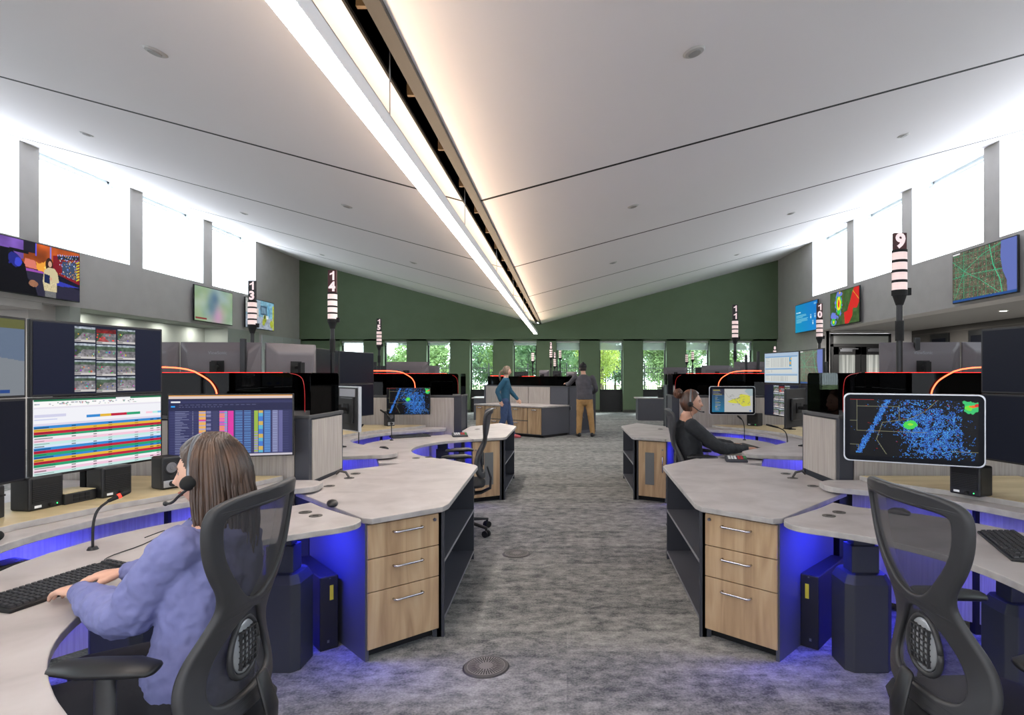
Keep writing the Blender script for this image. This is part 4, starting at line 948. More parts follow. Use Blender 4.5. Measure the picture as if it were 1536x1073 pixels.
obj('vents', b, M_BLACKM, t); b = MB(); b.box(-.083,.083,.003,.157,.055,.058); obj('wood_top', b, M_WOODP, t)
x,y = P(2.66,.62); t = thing('black_radio_base','tall black radio unit at the left picture edge under the screens','electronics box',(x,y,.832),aL)
b = MB(); b.box(-.12,-.02,0,.12,0,.15); b.box(0,.09,0,.12,0,.15); obj('casing', b, M_BLACK, t, .006); b = MB(); b.box(-.12,.09,-.003,0,.1,.108); obj('front_ridge', b, M_BLACKM, t)
# small heater / purifier behind the keyboard worktop
x,y = P(2.30,.38); t = thing('desk_heater','small glossy black heater with a red light behind the keyboard worktop','heater',(x,y,.42),aL-.35)
b = MB(); b.box(-.065,.065,0,.13,0,.30); obj('casing', b, mat('gloss_black',(14,14,16),.12), t, .018, seg=4)
b = MB(); b.M = Matrix.Translation((-.025,-.001,.262)) @ Matrix.Rotation(PI/2,4,'X'); b.cyl((0,0),.016,0,.004,20); obj('dial', b, M_REDDIM, t)
b = MB(); b.M = Matrix.Translation((.0,-.001,.17)) @ Matrix.Rotation(PI/2,4,'X')
for r in (.012,.024,.036,.048):
    q = [(r*math.cos(a*PI/12),r*math.sin(a*PI/12),.002) for a in range(25)]; b.tube(q,.002,5)
obj('grille', b, M_BLACK, t); text('logo','nykte',.018,M_RAW,t,(.03,-.002,.27),(PI/2,0,0))
b = MB(); b.box(-.05,.05,.02,.11,-.42,0); obj('stand', b, M_BLACKM, t)
x,y = P(2.42,.42); t = thing('ball_microphone','black foam ball microphone lying on the rear worktop, far left','microphone',(x,y,.80),0)
b = MB(); b.ball((0,0,.022),(.021,.021,.021),18,12); obj('foam_ball', b, M_BLACKM, t, 0, True); b = MB(); b.tube([(-.02,-.02,.015),(-.1,-.12,.008),(-.2,-.2,.006)],.005,6); obj('stalk', b, M_BLACK, t)
x,y = P(2.06,.47); mic('gooseneck microphone with red ring, standing behind the typing woman\'s keyboard',x,y,.75,.08,.10,.20)
b = MB(); a = Vector((-1.80,2.34,.765)); g = smoothpts3([a,a+Vector((-.08,.1,-.01)),a+Vector((-.05,.32,-.012)),a+Vector((-.02,.42,.03)),a+Vector((-.1,.36,.0))]); b.tube(g,.0025,6); o = obj('keyboard_cable', b, M_BLACK, None, 0, True); tag(o,"thin black cable looping behind the lilac-sweatshirt woman's keyboard",'cable')
keyboard("long black keyboard under the lilac-sweatshirt woman's hands", -1.69, 2.10, .75, PI/2-.22)
x,y = P(1.37,1.33); mouse('small dark device on the worktop tip, right of the mesh chair back',x,y,.75,.4)
P, sp, aR = screens('R',0)
sp(2.17,1.22,aR+.45,'black desktop speaker below the right foreground radar touchscreen')
keyboard('black keyboard cut by the right picture edge', AX+1.83, 2.62, .75, -PI/2-.35)
x,y = P(1.75,1.12); mouse('dim computer mouse seen through the right foreground chair',x,y,.75,.8)
P, sp, aL = screens('L',1)
sp(2.30,1.66,aL-.9,'round-driver desktop speaker below the left radar monitor','round')
keyboard('long black keyboard on the empty curved worktop at left', AX-1.86, 6.1+1.02, .75, .55+.02)
x,y = P(1.86,-.12); mouse('black computer mouse alone on the left curved worktop',x,y,.75,1.2)
x,y = P(2.20,.16); mic('gooseneck microphone by the left black desk gap',x,y,.75,.05,-.02,.2,False)
x,y = P(2.02,.72); mic('tall microphone leaning toward the left speaker',x,y,.75,-.14,.05,.3,False)
def phone(lab, x, y, rz, cat='desk keypad'):
    t = thing('desk_keypad', lab, cat, (x,y,.75), rz)
    b = MB(); b.add([(-.09,0,0),(.09,0,0),(.09,.13,0),(-.09,.13,0),(-.09,0,.02),(.09,0,.02),(.09,.13,.045),(-.09,.13,.045)],[(0,3,2,1),(4,5,6,7),(0,1,5,4),(1,2,6,5),(2,3,7,6),(3,0,4,7)]); obj('base', b, M_DARK2, t, .006)
    for nm,m_,xs_ in (('grey_keys',M_RAW,(-.06,-.035,-.01)),('red_keys',mat('red_key',(190,50,50),.5),(.02,.045)),('green_key',mat('green_key',(70,140,80),.5),(.07,))):
        b = MB()
        for q in xs_:
            for r in range(3): b.box(q-.009,q+.009,.03+r*.03,.048+r*.03,.027+r*.006,.034+r*.006)
        obj(nm, b, m_, t)
phone('dark button keypad beside the long left keyboard', AX-1.30, 7.18, .3)
phone("dark button keypad with red keys on the cabinet top near the woman in black", AX+1.42, 5.10, -.15)
# desk screens turned away from the camera
monitor('desk monitor with silver rim seen from behind at the left console', Vector((-1.96,5.72)), Vector((-2.28,6.04)), .95, 1.385, scr_dark, floor_z=.80, back='white')
monitor('black desk monitor seen from behind, right of the woman in black', Vector((2.42,6.12)), Vector((2.10,5.80)), .98, 1.36, scr_dark, floor_z=.80)
P, sp, aR = screens('R',1)
sp(2.38,1.70,aR+.7,"black desktop speaker under the touchscreen near the woman in black")
keyboard("black keyboard under the black-topped woman's hands", 1.74, 6.08, .75, -PI/2+.12)
x,y = P(2.0,.75); mic('microphone behind the keyboard of the woman in black, left one',x,y,.75,-.07,.02,.24,False)
x,y = P(2.25,.1); mic('longer leaning microphone behind the keyboard of the woman in black',x,y,.75,-.2,.04,.2,False)
# monitors whose backs show over the near dividers (the nearer wing of the second consoles)
for s,nm in ((-1,'left'),(1,'right')):
    gp = 'grey monitor backs over the %s divider' % nm
    q = [((3.70,4.98),(3.20,4.92)),((3.185,4.92),(2.56,4.98)),((2.545,5.0),(2.30,5.40))]
    lb = ['leftmost, partly hidden','middle one with raised lettering','angled, nearest the aisle'] if s < 0 else ['partly hidden, furthest right','with raised lettering, beside the dark screens','angled, nearest the aisle']
    for i,(a,c) in enumerate(q):
        if i == 2 and s > 0: continue
        a = Vector((AX+s*a[0],a[1])); c = Vector((AX+s*c[0],c[1]))
        if s < 0: a,c = c,a
        if s > 0: pass
        monitor('grey monitor back above the %s near divider, %s' % (nm,lb[i]), a, c, 1.36, 1.765, None, floor_z=.80, back='view', logo='ViewSonic' if i == 1 else None, group=gp)
M_POST = mat('array_post',(34,34,36),.35,.4)
for x,y,z1,lab in ((-2.62,4.86,1.79,'left of the two posts behind the left near divider'),(-2.50,5.02,1.71,'thin one near sign 13 pole base'),(2.86,4.90,1.80,'beside the right grey monitor back'),(-3.24,8.9,1.80,'behind the third left post'),(3.0,9.4,1.86,'right of the sign 11 pole'),(2.75,9.2,1.8,'close to the sign 11 pole')):
    t = thing('array_post','upright black mounting post '+lab,'post',(x,y,0),0,'monitor mounting posts')
    b = MB(); b.box(-.02,.02,-.015,.015,0,z1); obj('rail', b, M_POST, t, .003); b = MB(); b.box(-.06,.06,-.05,.05,0,.01); obj('foot', b, M_POST, t)
# computers on the floor
def computer(s, p, lab):
    x,y = p; t = thing('desktop_computer', lab, 'computer', (x,y,0), 0, 'black computers on the floor')
    f = Vector((s*.075,-.065)); d = Vector((s*.31,.36)); f0 = Vector((0,0))
    b = MB(); b.prism([tuple(f0),tuple(f0+f),tuple(f0+f+d),tuple(f0+d)],0,.4); obj('casing', b, mat('pc_black',(26,26,30),.4), t, .006)
    n_ = -d.normalized()*.002; a = f0+f*.28+n_; c = f0+f*.48+n_; b = MB(); b.prism([tuple(a),tuple(c),tuple(c-n_*.5),tuple(a-n_*.5)],.27,.35); obj('yellow_sticker', b, M_YEL, t)
    a = f0+f*.5+n_; c = f0+f*.62+n_; b = MB(); b.prism([tuple(a),tuple(c),tuple(c-n_*.5),tuple(a-n_*.5)],.04,.055); b.prism([tuple(f0+f*.42+n_),tuple(f0+f*.5+n_),tuple(f0+f*.5-n_*.5),tuple(f0+f*.42-n_*.5)],.385,.39); obj('front_mark', b, M_STEEL, t)
computer(1, (AX+1.262,3.32), 'black desktop computer with yellow sticker beside the right drawer cabinet')
computer(-1, (AX-1.285,3.30), 'black desktop computer with yellow sticker beside the left drawer cabinet')
# signal beacons on poles
def beacon(digits, x, y, lab, base_z=0, top=2.355, red=True, scale=1.0, group='numbered signal lights'):
    t = thing('signal_light', lab, 'signal light', (x,y,base_z), 0, group); zt = top-base_z; r = .05*scale
    b = MB(); b.cyl((0,0),.021,0,zt-.36,16); obj('pole', b, M_POST, t, 0, False)
    b = MB(); b.cyl((0,0),.028,zt-.62,zt-.48,16); obj('collar', b, M_BLACKM, t); b = MB(); b.cyl((0,0),.05,0,.012,20); obj('base_flange', b, M_BLACKM, t)
    b = MB(); b.cyl((0,0),.024,zt-.37,zt-.30,20,.046*scale); b.cyl((0,0),r*1.02,zt-.3,zt-.265,24); b.box(.045,.075,-.015,.015,zt-.3,zt-.25); obj('socket', b, M_BLACKM, t)
    for i in range(4):
        z0 = zt-.265+i*.07; b = MB(); b.cyl((0,0),r*.97,z0+.0,z0+.052,24); obj('lens', b, M_BEACON, t)
        b = MB(); b.cyl((0,0),r*.99,z0+.052,z0+.07,24); obj('divider_ring', b, M_BLACKM, t)
    z0 = zt+.015; h = .12*len(digits); 
    if not digits: return t
    b = MB(); b.box(-.045*scale,.045*scale,-.012,.012,z0,z0+h); pl = obj('number_plate', b, mat('plate_maroon',(66,14,18),.5) if red else mat('plate_black',(26,18,20),.5), t, .002)
    for i,ch in enumerate(digits):
        zz = z0+h-.06-.12*i
        if ch == '1':
            b = MB(); p = [(.004,-.048),(.024,-.048),(.024,.048),(.008,.048),(.002,.034),(-.024,.022),(-.024,.006),(.004,.017)]; n = len(p)
            b.add([(x,-.0145,zz+z) for x,z in p]+[(x,-.012,zz+z) for x,z in p],[list(range(n)),list(range(n,2*n))[::-1]]+[(q,(q+1)%n,n+(q+1)%n,n+q) for q in range(n)])
            obj('digit', b, mat('digit_white',(240,214,214),.5,emit=(240,214,214),estr=.2), t); continue
        text('digit', ch, .135, mat('digit_white',(240,214,214),.5,emit=(240,214,214),estr=.2), t, (0,-.0135,zz), (PI/2,0,0), .001, .006)
    return t
beacon('9', 2.33, 4.20, 'striped signal light on a black pole carrying the number 9', base_z=1.224)
beacon('14', -2.49, 6.38, 'striped signal light carrying the number 14', base_z=.80)
beacon('13', -3.72, 7.1, 'striped signal light carrying the number 13 before a television', red=False)
beacon('15', -3.72, 11.9, 'striped signal light carrying the number 15 before the green wall', red=False)
beacon('10', 3.94, 9.35, 'striped signal light carrying the number 10 by the blue television')
beacon('11', 2.68, 9.55, 'striped signal light carrying the number 11 before the green wall', red=False)
beacon('28', -.54, 20.6, 'tallest small signal light behind the central pod, with white digits', red=False)
beacon('29', -.45, 22.6, 'small signal light just right of the tallest one behind the pod', top=2.08, red=False)
beacon('', -1.13, 20.0, 'unlit signal light before the window above the walking woman', top=2.22, scale=1.0)
beacon('', -.24, 22.0, 'unlit signal light before the window left of the man in the cap', top=2.38)
beacon('8', 6.9, 19.9, 'signal light with digit half hidden behind the pale list screen', top=2.3, red=False)
beacon('', 4.45, 21.2, 'unlit dark signal light in the ninth narrow window, left of the sign 11 pole', top=2.3)
beacon('', 4.32, 21.6, 'unlit dark signal light beside its twin in the ninth narrow window', top=2.22)
# ------------------------------------------------------------------ task chairs
def fill_outline(outer, holes, nx, nz, keep_holes=False):
    pass
def bend_chair(p):
    x,y,z = p
    return (x, y + 1.05*x*x + .045*math.exp(-((z-.17)/.14)**2) - .085*max(z,0)**1.4/.64, z)
def closed_chaikin(pts, k=3):
    for _ in range(k):
        q = []
        for i in range(len(pts)):
            a, b_ = pts[i], pts[(i+1)%len(pts)]
            q += [(a[0]*.75+b_[0]*.25,a[1]*.75+b_[1]*.25),(a[0]*.25+b_[0]*.75,a[1]*.25+b_[1]*.75)]
        pts = q
    return pts
def sym(h): return h+[(-x,z) for x,z in h[::-1]]
def frame_mesh(name, outer, holes, ext, bev, fn, m):
    c = bpy.data.curves.new(name,'CURVE'); c.dimensions = '2D'; c.fill_mode = 'BOTH'; c.extrude = ext; c.bevel_depth = bev; c.bevel_resolution = 3
    for pts in [outer]+holes:
        sp = c.splines.new('POLY'); sp.points.add(len(pts)-1); sp.use_cyclic_u = True
        for i,(x,z) in enumerate(pts): sp.points[i].co = (x,z,0,1)
    tmp = bpy.data.objects.new(name+'_curve', c); COL.objects.link(tmp); bpy.context.view_layer.update()
    me = bpy.data.meshes.new_from_object(tmp.evaluated_get(bpy.context.evaluated_depsgraph_get())); bpy.data.objects.remove(tmp); bpy.data.curves.remove(c)
    bm = bmesh.new(); bm.from_mesh(me); bmesh.ops.remove_doubles(bm, verts=bm.verts, dist=1e-5); bmesh.ops.triangulate(bm, faces=[f for f in bm.faces if len(f.verts) > 4])
    for _ in range(2):
        es = [e for e in bm.edges if e.calc_length() > .05]
        if es: bmesh.ops.subdivide_edges(bm, edges=es, cuts=1)
        bmesh.ops.triangulate(bm, faces=[f for f in bm.faces if len(f.verts) > 4])
    for v in bm.verts: x,z,y = v.co; v.co = fn((x,y,z))
    bmesh.ops.recalc_face_normals(bm, faces=bm.faces)
    for f in bm.faces: f.smooth = True
    bm.to_mesh(me); bm.free(); me.materials.clear(); me.materials.append(m)
    return me
outer = closed_chaikin(sym([(.10,.612),(.20,.602),(.235,.572),(.212,.44),(.135,.325),(.15,.25),(.208,.15),(.226,.06),(.19,-.005),(.10,-.02)]),3)
hole1 = closed_chaikin(sym([(.10,.583),(.190,.577),(.208,.55),(.188,.445),(.105,.335),(.04,.288)]),3)
hole2 = closed_chaikin(sym([(.03,.268),(.075,.235),(.155,.14),(.172,.065),(.14,.025),(.06,.015)]),3)
CH_FRAME = frame_mesh('back_frame', outer, [hole1,hole2], .004, .010, bend_chair, M_CHAIR)
def netting():
    b = MB(); n = 24; rows = 40
    def half(z):   # half width of the outline at height z
        best = .1
        for (x0,z0),(x1,z1) in zip(outer,outer[1:]+outer[:1]):
            if (z0-z)*(z1-z) <= 0 and z0 != z1:
                x = x0+(x1-x0)*(z-z0)/(z1-z0)
                if x > 0: best = max(best, x)
        return best-.003
    vs = []; fs = []
    for r in range(rows+1):
        z = .0+.60*r/rows; h = half(z)
        for i in range(n+1):
            x = -h+2*h*i/n; p = bend_chair((x,.0,z)); d = 0
            vs.append((p[0],p[1],p[2]))
    for r in range(rows):
        for i in range(n): k = r*(n+1)+i; fs.append((k,k+1,k+n+2,k+n+1))
    b.add(vs,fs); return b
def chair(lab, x, y, rz, backz=.555):
    t = thing('task_chair', lab, 'office chair', (x,y,0), math.radians(rz), 'black mesh task chairs')
    fr = obj('back_frame', CH_FRAME, None, t); fr.location = (0,-.235,backz)
    n_ = obj('mesh_back', netting(), M_NET, t, 0, True); n_.location = (0,-.235,backz)
    lu = MB(); ring = [(.074*math.cos(a)*(1-.18*math.sin(a)),0,.085*math.sin(a)) for a in [2*PI*i/28 for i in range(29)]]; lu.tube(ring,.009,8)
    lo = obj('lumbar_support', lu, M_CHAIR, t, 0, True); lo.location = (.0,-.208,backz+.145)
    lu = MB(); lu.ball((0,0,0),(.066,.014,.078),20,12); o = obj('clear_pad', lu, M_LUMBAR, lo, 0, True)
    lu = MB()
    for k in range(-2,3): lu.box(k*.02-.002,k*.02+.002,-.017,-.008,-.055,.055)
    for k in range(-3,4): lu.box(-.045,.045,-.017,-.008,k*.017-.002,k*.017+.002)
    obj('pad_ribs', lu, M_CHAIR, lo)
    b = MB(); b.loft([(0,.16,.37),(0,0,.36),(0,-.2,.38),(0,-.285,.42),(0,-.29,.52),(0,-.26,.62)],[.05,.05,.045,.04,.035,.03],[.018,.02,.016,.014,.012,.01],side=(1,0,0)); obj('back_spine', b, M_BLACK, t, 0, True)
    b = MB(); b.loft([(0,-.21,.47),(0,-.17,.475),(0,0,.47),(0,.17,.475),(0,.25,.46)],[.20,.235,.25,.245,.21],[.03,.038,.04,.038,.028],side=(1,0,0),n=24)
    obj('seat', b, M_NETF, t, 0, True)
    b = MB(); b.box(-.12,.12,-.14,.14,.36,.43); obj('tilt_mechanism', b, M_BLACK, t, .015)
    for s in (-1,1):
        b = MB(); b.loft([(s*.10,-.02,.41),(s*.22,-.02,.40),(s*.275,-.02,.46),(s*.275,-.01,.60),(s*.262,0.0,.735)],[.03,.032,.034,.028,.026],[.016,.014,.018,.016,.016],side=(0,1,0)); a = obj('armrest', b, M_CHAIR, t, 0, True)
        b = MB(); b.loft([(s*.245,-.11,.752),(s*.25,-.06,.758),(s*.25,.05,.756),(s*.235,.14,.75)],[.038,.048,.05,.036],[.012,.02,.02,.014],side=(1,0,0),n=20); obj('arm_pad', b, M_BLACK, a, 0, True)
    b = MB(); b.cyl((0,0),.03,.1,.36,16); b.cyl((0,0),.045,.08,.2,16,.035); obj('gas_lift', b, M_BLACK, t)
    for k in range(5):
        a = 2*PI*k/5+.3; d = Vector((math.cos(a),math.sin(a),0)); b = MB()
        b.loft([d*.03+Vector((0,0,.125)),d*.16+Vector((0,0,.11)),d*.31+Vector((0,0,.085))],[.03,.024,.018],[.02,.017,.012],side=(-d.y,d.x,0)); l = obj('base_leg', b, M_BLACK, t, 0, True)
        q = Vector((-d.y,d.x,0)); c = d*.31+Vector((0,0,.032)); b = MB(); b.loft([c-q*.028,c-q*.008],[.031,.031],n=18,rnd=False); b.loft([c+q*.008,c+q*.028],[.031,.031],n=18,rnd=False); b.cyl((c.x,c.y),.01,.032,.085,8); obj('caster', b, M_BLACKM, l)
    return t
chair('black mesh task chair under the woman in the lilac sweatshirt, left foreground', -1.16, 1.77, 90)
chair('empty black mesh task chair at right foreground', 1.27, 1.79, -88)
chair('empty black mesh task chair side-on at the left curved desk by the aisle', -1.01, 5.68, 97)
chair('black mesh task chair under the woman in the black top', 1.24, 5.66, -97)

# ------------------------------------------------------------------ people
M_SKIN = noise_mat('skin_fair', [(206,160,138),(216,172,150)], 12, .5)
M_SKIN2 = noise_mat('skin_warm', [(188,140,118),(200,152,128)], 12, .5)
M_LIP = mat('lips', (168,92,84), .45); M_EYE = mat('eye_white', (225,222,218), .2); M_IRIS = mat('eye_iris', (60,42,32), .2)
def hair_mat(name, a, b_, c):
    m = noise_mat(name, [a,b_,c], 26, .42, 3, stretch=(1,1,.07), lo=.3, hi=.72, bump=.4, bscale=60); return m
M_HAIR1 = hair_mat('long_brown_hair', (32,22,17), (68,48,36), (102,75,56))
M_HAIR2 = hair_mat('dark_bun_hair', (44,30,24), (84,54,40), (120,76,54))
M_HAIR3 = hair_mat('ash_brown_hair', (90,76,62), (120,102,84), (150,130,108))
def cloth(name, a, b_): return noise_mat(name, [a,b_], 9, .9, 3, bump=.5, bscale=14)
M_LILAC = cloth('lilac_fleece', (106,110,158), (122,126,174)); M_BLKTOP = cloth('black_knit', (34,36,40), (44,46,50)); M_TEAL = cloth('teal_fabric', (30,74,98), (40,88,112))
M_JEAN = cloth('blue_denim', (48,66,100), (62,82,118)); M_GREYJ = cloth('grey_fleece', (66,64,70), (78,76,82)); M_TAN = cloth('tan_canvas', (150,116,72), (168,132,86)); M_DKTR = cloth('dark_trousers', (30,30,36), (38,38,44))
def frame_from(o, fwd, up=(0,0,1)):
    y = Vector(fwd).normalized(); x = y.cross(Vector(up)).normalized(); z = x.cross(y)
    M = Matrix((x,y,z)).transposed().to_4x4(); M.translation = Vector(o); return M
def head_shape(b, c, fwd, up=(0,0,1), k=1.0, seg=56, rings=44):
    b.M = frame_from(c, fwd, up) @ Matrix.Scale(k,4); vs = []; fs = []
    g = lambda v,s: math.exp(-(v/s)**2)
    for i in range(rings+1):
        la = -PI/2+PI*i/rings
        for j in range(seg):
            lo = 2*PI*j/seg; dx,dy,dz = math.cos(la)*math.sin(lo), math.cos(la)*math.cos(lo), math.sin(la)
            x,y,z = .077*dx, .098*dy, .118*dz
            if z < 0:
                t = -z/.118; x *= 1-.34*t**1.4; y = y*(1-.5*t) if dy < 0 else y*(1-.08*t)+.006*t
            if dy > 0:
                f = dy
                y += f*(.026*g(x,.012)*g(z+.024,.013)+.015*g(x,.010)*g(z+.004,.018)+.006*g(z-.032,.012)*g(x,.045)-.012*(g(x-.030,.014)+g(x+.030,.014))*g(z-.011,.011)
                      +.007*g(x,.02)*(g(z+.053,.0055)+g(z+.066,.006))-.004*g(x,.022)*g(z+.059,.003)+.009*g(x,.02)*g(z+.098,.014)+.004*(g(x-.042,.02)+g(x+.042,.02))*g(z+.03,.02))
            else: y -= .006*g(z-.03,.06)
            vs.append((x,y,z))
    for i in range(rings):
        for j in range(seg): k_ = i*seg+j; k2 = i*seg+(j+1)%seg; fs.append((k_,k2,k2+seg,k_+seg))
    b.add(vs,fs)
    for s in (-1,1): b.ball((s*.077,-.008,-.004),(.008,.019,.03),12,8)
    b.M = Matrix.Identity(4)
def hand_shape(b, wrist, d, back, thumb, k=1.0, curl=.35, spread=1.0):
    """d: finger direction, back: direction the back of the hand faces, thumb: +1 when the thumb is on the left of d seen from the back"""
    x = Vector(d).normalized(); z = Vector(back); z = (z-x*z.dot(x)).normalized(); y = z.cross(x)*thumb
    M = Matrix((x,y,z)).transposed().to_4x4(); M.translation = Vector(wrist); b.M = M @ Matrix.Scale(k,4)
    b.loft([(-.03,0,0),(0,0,0),(.03,0,.002),(.06,0,.004),(.085,0,.002)],[.024,.026,.035,.041,.038],[.020,.017,.015,.014,.011],side=(0,1,0),n=16)
    for i,(yy,L) in enumerate(((.031,.068),(.0105,.078),(-.0105,.072),(-.030,.055))):
        p = Vector((.080-abs(yy+.002)*.25,yy,.001)); a = -.12-.1*(i == 3); pts = [p]; an = a; dirn = yy*3.2*spread
        for s_,f in enumerate((.46,.30,.24)):
            p = p+Vector((math.cos(an)*math.cos(dirn),math.cos(an)*math.sin(dirn),math.sin(an)))*L*f; pts.append(p); an -= curl*(1.3 if s_ == 0 else 1.0)
        b.loft(pts,[.0092,.0086,.0078,.0066],n=10)
    b.loft([(.012,.022,-.003),(.035,.043,-.010),(.058,.054,-.016),(.080,.056,-.021)],[.013,.0115,.0105,.008],n=10)
    b.M = Matrix.Identity(4)
def rem(o, vox, smooth=4, disp=0, dscale=.1):
    m = o.modifiers.new('skin','REMESH'); m.mode = 'VOXEL'; m.voxel_size = vox; m.use_smooth_shade = True
    if smooth: s = o.modifiers.new('soft','SMOOTH'); s.iterations = smooth; s.factor = .5
    if disp:
        tx = bpy.data.textures.get('folds%g' % dscale) or bpy.data.textures.new('folds%g' % dscale,'CLOUDS'); tx.noise_scale = dscale; tx.noise_depth = 2
        d = o.modifiers.new('folds','DISPLACE'); d.texture = tx; d.strength = disp; d.mid_level = .5; d.texture_coords = 'LOCAL'
def arm_pts(b, sh, el, wr, r, n=14):
    sh,el,wr = Vector(sh),Vector(el),Vector(wr); e1 = el+(sh-el)*.12; e2 = el+(wr-el)*.12
    b.loft([sh, sh*.5+el*.5, e1, e2, el*.45+wr*.55, wr],[r[0],r[1],r[2],r[2],r[3],r[4]],n=n)
def cap_hair(b, c, fwd, k, cond, noise=.0, up=(0,0,1)):
    b.M = frame_from(c, fwd, up) @ Matrix.Scale(k,4); seg, rings = 96, 72; vs = []; fs = []; rs = random.Random(3)
    for i in range(rings+1):
        la = -PI/2+PI*i/rings
        for j in range(seg):
            lo = 2*PI*j/seg; dx,dy,dz = math.cos(la)*math.sin(lo), math.cos(la)*math.cos(lo), math.sin(la); q = 1+noise*math.sin(lo*9+la*3)*.5
            y = .104*dy*q; x = .084*dx*q; z = .127*dz*q
            if z < 0 and dy < 0: y *= 1-.3*(-z/.12)
            vs.append((x,y,z))
    for i in range(rings):
        for j in range(seg):
            la = -PI/2+PI*(i+.5)/rings; lo = 2*PI*(j+.5)/seg; dy,dz = math.cos(la)*math.cos(lo), math.sin(la)
            if cond(dy,dz): k_ = i*seg+j; k2 = i*seg+(j+1)%seg; fs.append((k_,k2,k2+seg,k_+seg))
    b.add(vs,fs); b.M = Matrix.Identity(4)
def head_parts(root, o, c, fwd, k, up=(0,0,1)):
    """eyes and lips set into the head"""
    b = MB(); b.M = frame_from(Vector(c)-o, fwd, up) @ Matrix.Scale(k,4)
    for s in (-1,1): b.ball((s*.030,.072,.011),(.013,.012,.0085),14,10)
    e = obj('eyes', b, M_EYE, root, 0, True); b2 = MB(); b2.M = b.M
    for s in (-1,1): b2.ball((s*.030,.0835,.011),(.0055,.003,.0055),12,8)
    obj('irises', b2, M_IRIS, e, 0, True)
    b3 = MB(); b3.M = b.M
    for s in (-1,1): b3.loft([(s*.014,.093,.028),(s*.03,.091,.033),(s*.046,.078,.028)],[.0022,.0028,.0016],n=8)
    obj('eyebrows', b3, M_HAIR2, root, 0, True)
    b4 = MB(); b4.M = b.M; b4.loft([(-.02,.086,-.060),(-.01,.0965,-.056),(0,.0985,-.057),(.01,.0965,-.056),(.02,.086,-.060)],[.002,.004,.0045,.004,.002],n=8); b4.loft([(-.018,.086,-.061),(0,.0965,-.066),(.018,.086,-.061)],[.002,.0045,.002],n=8)
    obj('lips', b4, M_LIP, root, 0, True)
def headset(root, o, c, fwd, k, side, up=(0,0,1), cable=True, white=False):
    band = 1.0 if side > 0 else 1.12
    M = frame_from(Vector(c)-o, fwd, up) @ Matrix.Scale(k,4)
    b = MB(); b.M = M; b.loft([(.094*band*math.cos(a),-.005+.02*(band > 1),-.01+.142*(1+(band-1)*.35)*math.sin(a)) for a in [PI*i/24 for i in range(25)]],[.009]*25,[.0025]*25,side=(0,1,0),n=8)
    t = obj('headset', b, M_SIDEWHITE if white else M_STEEL, root, 0, True)
    b = MB(); b.M = M
    for s in (-1,1): b = MB(); b.M = M; b.loft([(s*.078,-.004+.02*(band > 1),-.012),(s*.105*(1+(band-1)*.6),-.004+.02*(band > 1),-.012)],[.028,.024],n=18); obj('ear_cushion', b, M_BLACKM, t, 0, True)
    b = MB(); b.M = M; b.loft(smoothpts3([(side*.102,-.002,-.018),(side*.100,.045,-.045),(side*.080,.085,-.078),(side*.045,.125,-.082)]),.0045,n=8); b.loft([(side*.05,.12,-.082),(side*.034,.13,-.083)],[.008,.007],n=10)
    obj('microphone_boom', b, M_BLACK, t, 0, True)
    if cable: b = MB(); b.M = M; b.tube(smoothpts3([(side*.095,-.01,-.03),(side*.10,0,-.10),(side*.09,.04,-.17),(side*.09,.05,-.26)]),.002,6); obj('headset_cable', b, M_BLACK, t)
